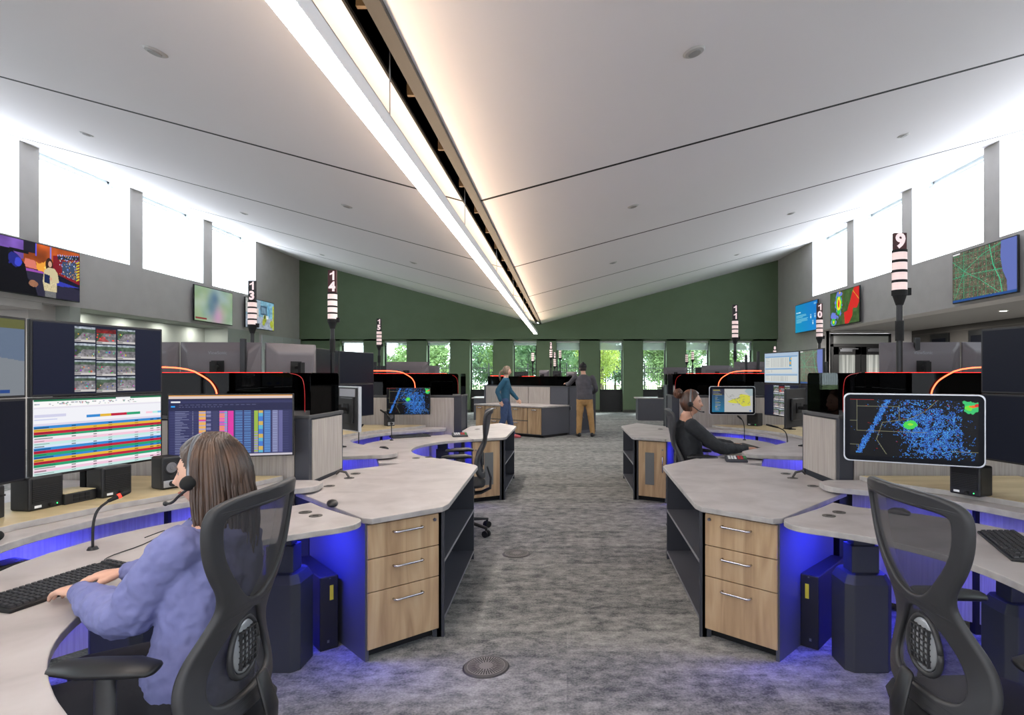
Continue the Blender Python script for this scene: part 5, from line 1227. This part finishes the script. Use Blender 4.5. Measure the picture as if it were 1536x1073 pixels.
def seated(lab, S, J, skin, top, legs, head, fwdh, k, hands, loose, hairfn, side, upv=(0,0,1), white=False):
    """S: +1 when the body faces +x, -1 when it faces -x; J: joints in world coordinates, 'n' = arm nearer the camera, 'f' = far arm"""
    hip = Vector(J['hip']); o = Vector((hip.x,hip.y,0)); t = thing('person', lab, 'person', (hip.x,hip.y,0)); V = lambda p: Vector(p)-o
    ch,nk = V(J['chest']),V(J['neck']); hp = V(J['hip']); c = V(head); F = Vector((S,0,0))
    # body: one continuous surface
    b = MB(); b.loft([hp+Vector((0,0,-.06)),hp+Vector((0,0,.05)),hp*.5+ch*.5,ch,ch*.35+nk*.65,nk],[.155,.15,.125,.145,.14,.06],[.11,.105,.09,.10,.08,.05],side=(0,1,0),n=24)
    b.loft([nk+Vector((0,0,-.03)),nk*.5+(c-F*.012+Vector((0,0,-.09)))*.5,c-F*.012+Vector((0,0,-.07))],[.056,.050,.052],n=18)
    head_shape(b, c, fwdh, upv, k)
    for q in 'nf': arm_pts(b, V(J['sh'+q]),V(J['el'+q]),V(J['wr'+q]),[.05,.042,.038,.034,.024])
    for q in 'nf':
        d,bk,th = hands[q]; hand_shape(b, V(J['wr'+q])+Vector(d).normalized()*.02, d, bk, th, .98)
        y = -.09 if q == 'n' else .09; kn = hp+F*.42+Vector((0,y*1.3,-.04)); an = kn+F*-.02+Vector((0,0,-.40))
        b.loft([hp+Vector((0,y,-.02)),hp*.5+kn*.5+Vector((0,y*.5,0)),kn,kn*.5+an*.5,an],[.085,.075,.058,.05,.036],n=14)
    body = obj('body', b, skin, t); rem(body, .0048, 2)
    head_parts(t, o, head, fwdh, k, upv)
    # top
    b = MB(); L = loose; b.loft([hp+Vector((0,0,-.05)),hp+Vector((0,0,.04)),hp*.5+ch*.5,ch,ch*.4+nk*.6,nk+Vector((0,0,-.012))],[.165+L,.165+L,.135+L*1.3,.158+L,.158+L*.6,.060+L*.3],[.12+L,.122+L,.10+L*1.3,.115+L,.100+L*.6,.057+L*.3],side=(0,1,0),n=26,rnd=False)
    for q in 'nf':
        sh,el,wr = V(J['sh'+q]),V(J['el'+q]),V(J['wr'+q]); b.ball(tuple(sh),(.062+L*.6,.058+L*.4,.058+L*.5),16,10)
        arm_pts(b, sh,el,wr+(el-wr)*.02,[.060+L*.7,.052+L,.050+L*1.2,.042+L*1.1,.031+L*.4])
        if L > .015: # gathered folds and ribbed cuff
            for f,rr in ((.62,.050),(.74,.053),(.86,.047)):
                p = el+(wr-el)*f; b.loft([p-(wr-el)*.035,p,p+(wr-el)*.035],[rr*.8,rr,rr*.82],n=14)
            for f,rr in ((.12,.062),(.3,.058)):
                p = el+(sh-el)*f; b.loft([p-(sh-el)*.05,p,p+(sh-el)*.05],[rr*.85,rr,rr*.85],n=14)
    tp = obj('sweatshirt' if L > .015 else 'jumper', b, top, t); rem(tp, .006, 3, .024 if L > .015 else .012, .055)
    if L > .015:
        for q in 'nf': el,wr = V(J['el'+q]),V(J['wr'+q]); b = MB(); b.loft([wr+(el-wr)*.10,wr-(el-wr)*.02],[.0365,.034],n=22,rnd=False); obj('cuff', b, top, tp, 0, True)
    # trousers
    b = MB(); b.loft([hp+Vector((0,0,-.08)),hp+Vector((0,0,.0))],[.165,.16],[.125,.12],side=(0,1,0),n=20)
    for y in (-.09,.09):
        kn = hp+F*.42+Vector((0,y*1.3,-.04)); an = kn+F*-.02+Vector((0,0,-.38)); b.loft([hp+Vector((0,y,-.02)),hp*.5+kn*.5+Vector((0,y*.5,0)),kn,kn*.5+an*.5,an],[.10,.088,.07,.062,.055],n=14)
    tr = obj('trousers', b, legs, t); rem(tr, .01, 2)
    for y in (-.09,.09):
        kn = hp+F*.42+Vector((0,y*1.3,-.04)); an = kn+F*-.02; z = -hp.z*0+.045; b = MB(); b.loft([(an.x-S*.05,an.y,z),(an.x+S*.06,an.y,z),(an.x+S*.17,an.y,z-.01)],[.04,.042,.034],[.04,.038,.026],side=(0,1,0)); b.v = [(p[0],p[1],max(p[2],0)) for p in b.v]; obj('shoe', b, M_BLACK, t, 0, True)
    hairfn(t, o, Vector(head))
    headset(t, o, head, fwdh, k, side, upv, white=white)
    return t
# woman at the left console -------------------------------------------------
H1 = Vector((-1.115,1.875,1.19)); F1 = Vector((-.985,-.10,-.06))
def hair_long(t, o, c):
    rs = random.Random(11); Mh = frame_from(c-o, (F1.x,F1.y,0)); b = MB()
    cap_hair(b, c-o, (F1.x,F1.y,0), 1.03, lambda dy,dz: dy < .10+.86*max(dz,0) and dz > -.75)
    for i in range(300):
        u = (i%150)/149+rs.uniform(-.004,.004); ph = math.radians(82+200*u); s_ = rs.uniform(.98,1.10)    # angle round the head from the face, over the left ear to the right
        dx, dy = -math.sin(ph), math.cos(ph)      # left side first
        part = Vector((0,.03*rs.uniform(-1,1)-.01,.128)); pts = [part]
        pts.append(Vector((dx*.052,dy*.06,.113))); pts.append(Vector((dx*.080*s_,dy*.094*s_,.065))); pts.append(Vector((dx*.091*s_,min(dy,.25)*.110*s_-.004,.0)))
        e = rs.uniform(.85,1.15); bk = -.01
        pts.append(Vector((dx*.094*e,min(dy,.10)*.112*e+bk,-.08)))
        pts.append(Vector((dx*.098*e-.012,min(dy,-.02)*.110*e+bk-.012,-.17)))
        L = rs.uniform(-.41,-.31)+(.05 if dx > .3 else 0)
        w_ = rs.uniform(-.015,.015)
        pts.append(Vector((dx*.085*e-.03+w_,min(dy,-.05)*.10*e-.025+w_,-.26)))
        pts.append(Vector((dx*.070*e-.035+w_*2,min(dy,-.05)*.09*e-.03-w_,L)))
        pts = [Mh @ p for p in pts]; r = rs.uniform(.0042,.0075)
        b.loft(smoothpts3(pts,1),[r*.5]+[r]*(len(smoothpts3(pts,1))-3)+[r*.7,.0015],n=6,rnd=False)
    for i in range(16):     # loose wisps over the shoulder
        x = rs.uniform(-.10,-.07); y = rs.uniform(-.06,.03); p0 = Vector((x,y,-.12)); pts = [p0,p0+Vector((rs.uniform(-.03,.0),rs.uniform(-.02,.03),-.1)),p0+Vector((rs.uniform(-.05,.0),rs.uniform(-.03,.04),-.2))]
        b.loft([Mh @ p for p in smoothpts3(pts,2)],.0016,n=4,rnd=False)
    h = obj('hair', b, M_HAIR1, t, 0, True)
J1 = dict(hip=(-1.10,1.80,.585),chest=(-1.08,1.84,.90),neck=(-1.085,1.865,1.075),shn=(-1.10,1.695,1.005),eln=(-1.27,1.73,.79),wrn=(-1.56,1.925,.800),shf=(-1.11,2.02,1.005),elf=(-1.30,2.12,.80),wrf=(-1.545,2.115,.805))
seated('young woman with long brown hair and headset, lilac sweatshirt, typing at left', -1, J1, M_SKIN, M_LILAC, M_DKTR, H1, F1, .92,
       {'n':((-.86,.48,-.10),(0,0,1),-1),'f':((-.92,-.22,-.10),(0,0,1),1)}, .0155, hair_long, -1)
# woman at the right console --------------------------------------------------
H2 = Vector((1.165,5.63,1.235)); F2 = Vector((.98,-.2,-.04))
def hair_bun(t, o, c):
    rs = random.Random(5); b = MB(); cap_hair(b, c-o, (F2.x,F2.y,0), 1.0, lambda dy,dz: dy < .12+.86*max(dz,0) and dz > -.62, .02)
    Mh = frame_from(c-o, (F2.x,F2.y,0))
    b.ball(tuple(Mh @ Vector((0,-.115,.085))),(.042,.04,.042),18,12)
    for i in range(26):
        a = rs.uniform(0,2*PI); e = rs.uniform(-1,1); n1 = Vector((math.cos(a),math.sin(a),e)).normalized(); n2 = n1.orthogonal().normalized(); n3 = n1.cross(n2); cc = Vector((0,-.115,.085))
        pts = [Mh @ (cc+(n2*math.cos(q)+n3*math.sin(q))*rs.uniform(.041,.047)) for q in [i_*.3 for i_ in range(int(rs.uniform(8,20)))]]
        b.tube(pts,.004,5)
    obj('hair', b, M_HAIR2, t, 0, True)
J2 = dict(hip=(1.20,5.66,.585),chest=(1.14,5.65,.92),neck=(1.115,5.64,1.10),shn=(1.14,5.475,1.035),eln=(1.40,5.50,.82),wrn=(1.70,5.68,.800),shf=(1.16,5.81,1.035),elf=(1.40,5.92,.82),wrf=(1.64,5.99,.805))
seated('woman with a brown hair bun and headset, black top, typing at right', 1, J2, M_SKIN2, M_BLKTOP, M_DKTR, H2, F2, .95,
       {'n':((.95,.22,-.10),(0,0,1),1),'f':((.95,.1,-.10),(0,0,1),-1)}, .008, hair_bun, 1)
# standing figures ---------------------------------------------------------------
def standing(lab, o, J, skin, topm, legm, shoem, headc, fwdh, k, hair, w=1.0, topname='jacket', lat=(1,0,0)):
    o = Vector(o); t = thing('person', lab, 'person', tuple(o)); V = lambda p: Vector(p)-o; c = V(headc); hp,ch,nk = V(J['hip']),V(J['chest']),V(J['neck']); lat = Vector(lat).normalized(); F = Vector(fwdh).normalized()
    b = MB(); b.loft([hp+Vector((0,0,-.08)),hp+Vector((0,0,.06)),hp*.5+ch*.5,ch,ch*.35+nk*.65,nk],[.15*w,.15*w,.135*w,.16*w,.15*w,.06],[.10*w,.10*w,.09*w,.105*w,.085*w,.055],side=lat,n=20)
    b.loft([nk+Vector((0,0,-.03)),c-F*.012+Vector((0,0,-.07))],[.058,.054],n=16); head_shape(b, c, fwdh, (0,0,1), k)
    for q in 'lr':
        arm_pts(b, V(J['sh'+q]),V(J['el'+q]),V(J['wr'+q]),[.05,.042,.038,.034,.026]); d = Vector(J['wr'+q])-Vector(J['el'+q]); hand_shape(b, V(J['wr'+q]), d, J['bk'+q], 1 if q == 'l' else -1, 1.0, .3)
        b.loft([V(J['th'+q]),V(J['th'+q])*.5+V(J['kn'+q])*.5,V(J['kn'+q]),V(J['kn'+q])*.5+V(J['an'+q])*.5,V(J['an'+q])],[.085,.075,.055,.05,.036],n=14)
    body = obj('body', b, skin, t); rem(body, .008, 1); head_parts(t, o, headc, fwdh, k)
    b = MB(); b.loft([hp+Vector((0,0,-.06)),hp+Vector((0,0,.06)),hp*.5+ch*.5,ch,ch*.35+nk*.65,nk],[.18*w,.178*w,.165*w,.185*w,.165*w,.068],[.13*w,.13*w,.12*w,.13*w,.10*w,.065],side=lat,n=22,rnd=False)
    for q in 'lr': b.ball(tuple(V(J['sh'+q])),(.066,.066,.062),14,10); arm_pts(b, V(J['sh'+q]),V(J['el'+q]),V(J['wr'+q]),[.068,.060,.056,.050,.038])
    tp = obj(topname, b, topm, t); rem(tp, .010, 2, .012, .1)
    b = MB(); b.loft([hp+Vector((0,0,-.10)),hp+Vector((0,0,.05))],[.168*w,.163*w],[.12*w,.118*w],side=lat,n=18)
    for q in 'lr': a_ = V(J['an'+q])+Vector((0,0,.02)); b.loft([V(J['th'+q]),V(J['th'+q])*.5+V(J['kn'+q])*.5,V(J['kn'+q]),V(J['kn'+q])*.5+a_*.5,a_],[.105,.092,.075,.068,.062],n=14)
    tr = obj('trousers', b, legm, t); rem(tr, .010, 2, .014, .08)
    for q in 'lr':
        a_ = V(J['an'+q]); f = Vector(J['ft'+q]); zz = J.get('fz'+q,0); b = MB(); b.loft([a_-f*.06+Vector((0,0,-.03)),a_+f*.06+Vector((0,0,-.035)),a_+f*.17+Vector((0,0,-.05))],[.042,.045,.036],[.05,.045,.028],side=Vector((-f.y,f.x,0))); b.v = [(p[0],p[1],max(p[2],zz)) for p in b.v]; obj('shoe', b, shoem, t, 0, True)
    hair(t, o, Vector(headc)); return t
def man_hair(t, o, c):
    Fm = Vector((-.15,1,0)); b = MB(); cap_hair(b, c-o, Fm, .98, lambda dy,dz: dy < .1 and -.45 < dz < .35); obj('hair', b, mat('short_dark_hair',(40,34,30),.8), t, 0, True)
    b = MB(); b.M = frame_from(c-o, Fm); vs = []
    b.loft([(0,-.002,.035),(0,-.002,.075),(0,-.006,.115),(0,-.008,.13)],[.086,.084,.066,.03],[.108,.106,.085,.04],side=(1,0,0),n=24); cp = obj('cap', b, M_BLACKM, t, 0, True)
    b = MB(); b.M = frame_from(c-o, Fm); b.prism([(-.07,.08),(-.05,.14),(0,.17),(.05,.14),(.07,.08)],.036,.044); obj('cap_brim', b, M_BLACKM, cp, .003)
JM = dict(hip=(.43,14.42,.96),chest=(.41,14.46,1.30),neck=(.41,14.47,1.50),shl=(.20,14.47,1.42),shr=(.62,14.46,1.42),ell=(.06,14.62,1.26),wrl=(.00,14.86,1.275),elr=(.72,14.50,1.14),wrr=(.64,14.72,1.04),bkl=(0,0,1),bkr=(1,0,0),
          thl=(.34,14.42,.90),thr=(.52,14.42,.90),knl=(.31,14.44,.50),knr=(.58,14.44,.50),anl=(.29,14.40,.09),anr=(.62,14.40,.09),ftl=(-.35,.94,0),ftr=(.25,.97,0))
standing('man in black cap, grey jacket and tan trousers, seen from behind at the pod', (.43,14.42,0), JM, M_SKIN2, M_GREYJ, M_TAN, M_BLACK, (.395,14.50,1.645), (-.15,1,-.12), 1.0, man_hair, 1.08)
def woman_hair(t, o, c):
    Fw = Vector((1,.25,0)); b = MB(); cap_hair(b, c-o, Fw, 1.03, lambda dy,dz: dy < .15+.85*max(dz,0) and dz > -.6, .02); Mh = frame_from(c-o, Fw)
    b.loft([Mh @ Vector(p) for p in ((0,-.10,.02),(0,-.15,-.02),(0,-.17,-.10),(0,-.155,-.18),(0,-.16,-.22))],[.022,.028,.028,.02,.006],n=12); obj('hair', b, M_HAIR3, t, 0, True)
JW = dict(hip=(-1.44,14.02,.93),chest=(-1.43,14.02,1.24),neck=(-1.42,14.02,1.43),shl=(-1.43,14.20,1.36),shr=(-1.43,13.84,1.36),ell=(-1.34,14.25,1.11),wrl=(-1.17,14.22,.92),elr=(-1.60,13.80,1.12),wrr=(-1.52,13.78,.90),bkl=(0,1,.2),bkr=(-.3,-1,0),
          thl=(-1.44,14.10,.88),thr=(-1.44,13.94,.88),knl=(-1.35,14.10,.49),knr=(-1.46,13.94,.47),anl=(-1.27,14.10,.09),anr=(-1.60,13.94,.13),ftl=(1,0,0),ftr=(.95,0,-.25),fzr=.0)
standing('woman with a ponytail walking, teal top, blue jeans and pink shoes', (-1.44,14.02,0), JW, M_SKIN, M_TEAL, M_JEAN, mat('pink_shoe',(190,90,96),.6), (-1.40,14.03,1.575), (1,.25,-.05), .95, woman_hair, .88, 'shirt', (0,1,0))

# ------------------------------------------------------------------ central pod of counters, far furniture
def pod():
    P0,P1,P2 = Vector((-2.35,15.45)),Vector((-.60,14.1)),Vector((.06,14.87)); P3 = P0+(P2-P1); d = (P1-P0).normalized(); n_ = Vector((d.y,-d.x)); L = (P1-P0).length
    t = thing('low_storage_counter','long low wood-fronted storage counter of the central pod, behind the walking woman','cabinet',(P1.x,P1.y,0)); b0 = P1
    Lc = lambda pts: [(p.x-b0.x,p.y-b0.y) for p in pts]
    inn = [P0-n_*.03,P1-n_*.03,P2,P3]
    b = MB(); b.prism(Lc(inn),.06,.71); obj('carcass', b, M_DARK, t)
    b = MB(); b.prism(Lc([P0-n_*.08,P1-n_*.08,P2-d*.05,P3]),0,.06); obj('plinth', b, M_BLACKM, t)
    c = (P0+P1+P2+P3)/4
    slab('countertop', Lc([P0+(P0-c)*.03,P1+(P1-c)*.03,P2+Vector((.01,0)),P3]), .71,.745, t)
    for f0,f1,parts in ((.0,.145,((.08,.70),)),(.15,.455,((.08,.375),(.395,.70))),(.46,.80,((.08,.375),(.395,.70))),(.805,.995,((.08,.70),))):
        for z0,z1 in parts:
            a = P0+d*(L*f0+.008)-n_*.03; e = P0+d*(L*f1-.008)-n_*.03; b = MB(); b.prism(Lc([a,e,e+n_*.02,a+n_*.02]),z0,z1); o = obj('drawer' if len(parts) > 1 else 'door', b, M_WOOD, t, .002)
            m_ = (a+e)/2+n_*.02; b = MB(); q = [m_-d*.07,m_-d*.07+n_*.03,m_+d*.07+n_*.03,m_+d*.07]; q = [(v.x-b0.x,v.y-b0.y,z1-.045) for v in q]; b.tube(q,.013,6); obj('handle', b, M_CHROME, o, 0, True)
    # tall box
    Q = Vector((.76,15.72)); t2 = thing('pod_screen_cabinet','tall grey and beige cabinet side of the central pod topped by smoked screens','divider',(P2.x,P2.y,0)); b0 = P2
    far = P2-d*3.0; farQ = Q-d*3.0; H = 1.19
    b = MB(); b.prism(Lc([far+n_*-.02,P2-n_*.02,Q,farQ]),0,H); obj('core', b, M_DARK, t2)
    for f0,f1 in ((-.62,-1.33),(-1.35,-2.1),(-2.12,-2.9)):
        a = P2+d*f1; e = P2+d*f0; b = MB(); b.prism(Lc([a,e,e-n_*.02,a-n_*.02]),.1,H-.01); obj('fabric_panel', b, M_FAB, t2)
    b = MB(); a = P2+n_*.02; b.prism(Lc([a-d*.01,a+(Q-P2)*.985+Vector((.02,0)),a+(Q-P2)*.985,a-d*.03]),.08,H-.02); obj('end_door', b, M_DARK2, t2)
    u = (Q-P2).normalized(); nn = Vector((u.y,-u.x))
    b = MB(); b.prism(Lc([P2+u*.03+nn*.001,P2+u*.06+nn*.001,P2+u*.06+nn*.03,P2+u*.03+nn*.03]),.62,.70); obj('door_latch', b, M_STEEL, t2)
    b = MB(); b.prism(Lc([far-n_*.03,P2+d*.02-n_*.03+n_*.03,Q+d*.02,farQ]),H,H+.02); obj('cap', b, MATS['cap_trim'], t2)
    b = MB(); a = P2-d*.16-n_*.06; e = P2-d*2.9-n_*.06; b.prism(Lc([e,a,a-n_*.01,e-n_*.01]),H+.02,1.45); obj('smoked_screen', b, M_SMOKE, t2)
    b = MB(); a2 = a-n_*.5; e2 = e-n_*.5; b.prism(Lc([e2,a2,a2-n_*.01,e2-n_*.01]),H+.02,1.45); obj('smoked_screen', b, M_SMOKE, t2)
    b = MB(); b.prism(Lc([a,a-n_*.5,a-n_*.5-d*.01,a-d*.01]),H+.02,1.45); obj('smoked_screen', b, M_SMOKE, t2)
    def pt(f,z,off=.08): v = P2+d*f-n_*off; return (v.x-b0.x,v.y-b0.y,z)
    b = MB(); b.tube(smoothpts3([pt(-1.02,H+.02),pt(-1.02,1.38),pt(-1.08,1.45),pt(-1.7,1.45),pt(-1.76,1.4),pt(-1.76,H+.02)]),.009,6); obj('red_light_loop', b, M_REDLED, t2)
    b = MB(); b.tube([pt(-2.3,1.46),pt(-2.8,1.46)],.008,6); obj('red_light_strip', b, M_REDLED, t2)
    b = MB(); b.tube(smoothpts3([pt(-.95,1.44,.2),pt(-.85,1.43,.2),pt(-.5,1.38,.2)]),.006,6); obj('red_light_strip', b, M_REDDIM, t2)
    b = MB(); v = P2+u*.0; b.tube([(v.x-b0.x+.5*u.x+.02,v.y-b0.y+.5*u.y,.45),(v.x-b0.x+.5*u.x+.05,v.y-b0.y+.5*u.y-.04,.40)],.012,6); obj('lever', b, M_STEEL, t2)
    # things on top
    x,y = (P2-d*.28+nn*0-n_*.15); c = thing('blue_can','small blue can on the pod wall beside the man in the cap','drink can',(x,y,H+.02)); b = MB(); b.cyl((0,0),.033,0,.12,20,.033); b.cyl((0,0),.033,.12,.13,20,.026); obj('body', b, mat('can_blue',(50,60,190),.3,.3), c)
    b = MB(); b.cyl((0,0),.026,.13,.133,20); obj('lid', b, M_STEEL, c)
    for i,(f,w_,z1,mm,lb) in enumerate(((-1.5,.34,1.62,'view','pale grey one, left of the tall signal light'),(-1.05,.30,1.60,'black','black one beside the pale grey screen back'),(-.55,.34,1.575,'view','pale one behind the man\'s signal lights'),(-2.35,.5,1.58,'black','wide dark one, left of the red loop'))):
        v = P2+d*f-n_*.85; m = monitor('small monitor back above the central pod, '+lb, v-d*w_/2*-1, v-d*w_/2, 1.30, z1, None, floor_z=H+.02, back=mm, group='monitor backs above the central pod')
    return t
pod()
for (x0,x1,y0,y1,lab,yy) in ((2.28,3.6,19.4,20.2,'low charcoal desk end near the green wall, right of the aisle',0),(-3.1,-2.2,19.5,20.6,'low charcoal desk end near the green wall, left of the walking woman',0)):
    t = thing('low_desk', lab, 'desk', ((x0+x1)/2,(y0+y1)/2,0)); cx,cy = (x0+x1)/2,(y0+y1)/2
    b = MB(); b.prism([(x0-cx+.05,y0-cy+.2),(x1-cx,y0-cy-.02),(x1-cx,y1-cy),(x0-cx+.05,y1-cy)],0,.71); obj('carcass', b, M_DARK, t)
    b = MB(); b.prism([(x0-cx-.02,y0-cy+.18),(x1-cx,y0-cy-.06),(x1-cx,y1-cy),(x0-cx-.02,y1-cy)],.71,.745); obj('top', b, M_TOP, t)
t = thing('wire_bin','dark mesh bin on the low desk right of the aisle','bin',(3.12,19.6,.745)); b = MB(); b.cyl((0,0),.15,0,.34,20,.17); obj('body', b, net('mesh_bin',(30,30,32),.7), t); b = MB(); b.loft([(.17*math.cos(a),.17*math.sin(a),.34) for a in [2*PI*i/24 for i in range(25)]],.008,n=6,rnd=False); obj('rim', b, M_BLACK, t)
# far right divider and a console row behind it, far left row
divider('R', 15.9, .5, 2.62, 5.6, 'far beige divider with a thin red light, right of the aisle', reds=False)
divider('L', 12.4, .5, 2.9, 5.6, 'far divider with smoked screens beyond the left radar screen', reds=False)
divider('R', 11.9, .5, 3.1, 5.6, 'dark-screened divider row beyond the woman in black', reds=False)
for (s,y,us) in ((1,16.3,(3.0,3.9,4.6)),(1,12.9,(3.3,4.1,4.9)),(-1,13.4,(3.3,4.2,5.0)),(1,9.05,(2.95,3.75)),(-1,9.05,(2.55,3.35))):
    for i,u in enumerate(us):
        nm = {(1,16.3):'on the far right row',(1,12.9):'on the middle right row',(-1,13.4):'on the far left row',(1,9.05):'just behind the county map touchscreen divider',(-1,9.05):'just behind the left radar screen divider'}[(s,y)]
        a = Vector((AX+s*u-.33,y+.45+.04*i)); c = Vector((AX+s*u+.33,y+.45-.04*i)); 
        monitor('grey monitor back %s, %s' % (nm,['nearest the aisle','next one outward','outermost'][i]), c, a, 1.33, 1.70, None, floor_z=0, back='view' if i%2 == 0 else 'black', group='distant monitor backs '+nm)
for (s,y0,y1,u0,u1,lab) in ((1,9.15,9.95,2.2,4.6,'hidden worktop behind the county map touchscreen divider'),):
    pass
# ------------------------------------------------------------------ lights, world, camera
w = bpy.data.worlds.new('World'); scene.world = w; w.use_nodes = True
bg = w.node_tree.nodes['Background']; bg.inputs['Color'].default_value = (.86,.93,1.0,1); bg.inputs['Strength'].default_value = 3.6
def area(name, loc, size, energy, color, rot=(0,0,0), sy=None, spread=None):
    l = bpy.data.lights.new(name,'AREA'); l.energy = energy; l.color = color; l.size = size
    if sy: l.shape = 'RECTANGLE'; l.size_y = sy
    if spread: l.spread = spread
    o = bpy.data.objects.new(name, l); COL.objects.link(o); o.location = loc; o.rotation_euler = rot; return o
sun = bpy.data.lights.new('Sun','SUN'); sun.energy = 3.5; sun.angle = .2; so = bpy.data.objects.new('Sun', sun); COL.objects.link(so); so.rotation_euler = (math.radians(-35),math.radians(20),0); so.location = (0,40,20)
for s_ in (-1,1):
    for yc in (2.1,6.1):
        for u,v,e in ((1.95,1.35,2.6),(2.5,.7,2.6),(2.55,-.3,2.0)):
            area('underglow', (AX+s_*u, yc+v, .745), .3, e*1.3, (.05,.05,1.0), (0,0,0))
        o = area('underglow_side', (AX+s_*1.47, yc+1.08, .70),   .42, 3.0, (.03,.04,1.0), sy=.04, spread=math.radians(130))
        d = Vector((AX+s_*1.30, yc+1.26, .42))-o.location; o.rotation_euler = d.to_track_quat('-Z','Y').to_euler()
for y in (3.0,6.5,10.0,13.6,17.2): area('bay_downlight', (9.9,y,2.93), .12, 60, (1.0,.95,.9))
for y in (2,6,10): area('bay_downlight', (XL-.8,y,2.78), .12, 30, (1.0,.95,.9))
for y in (13.8,15.2,16.6,18.0): area('bay_downlight', (XL-.36,y,2.93), .10, 5, (1.0,.98,.92))
cam = bpy.data.cameras.new('Camera'); co = bpy.data.objects.new('Camera', cam); COL.objects.link(co)
cam.sensor_width = 36; cam.lens = FPX/1536*36; cam.shift_x = (768-CX)/1536; cam.shift_y = (CY-536.5)/1536
co.location = (0,0,EYE); co.rotation_euler = (PI/2,0,0); cam.clip_end = 300; cam.clip_start = .05
scene.camera = co
scene.view_settings.view_transform = 'Standard'; scene.view_settings.look = 'None'; scene.view_settings.gamma = 1.0
scene.view_settings.use_curve_mapping = False; scene.view_settings.exposure = 1.32
scene.cycles.max_bounces = 8; scene.cycles.transparent_max_bounces = 16; scene.cycles.sample_clamp_indirect = 6
scene.cycles.use_denoising = True
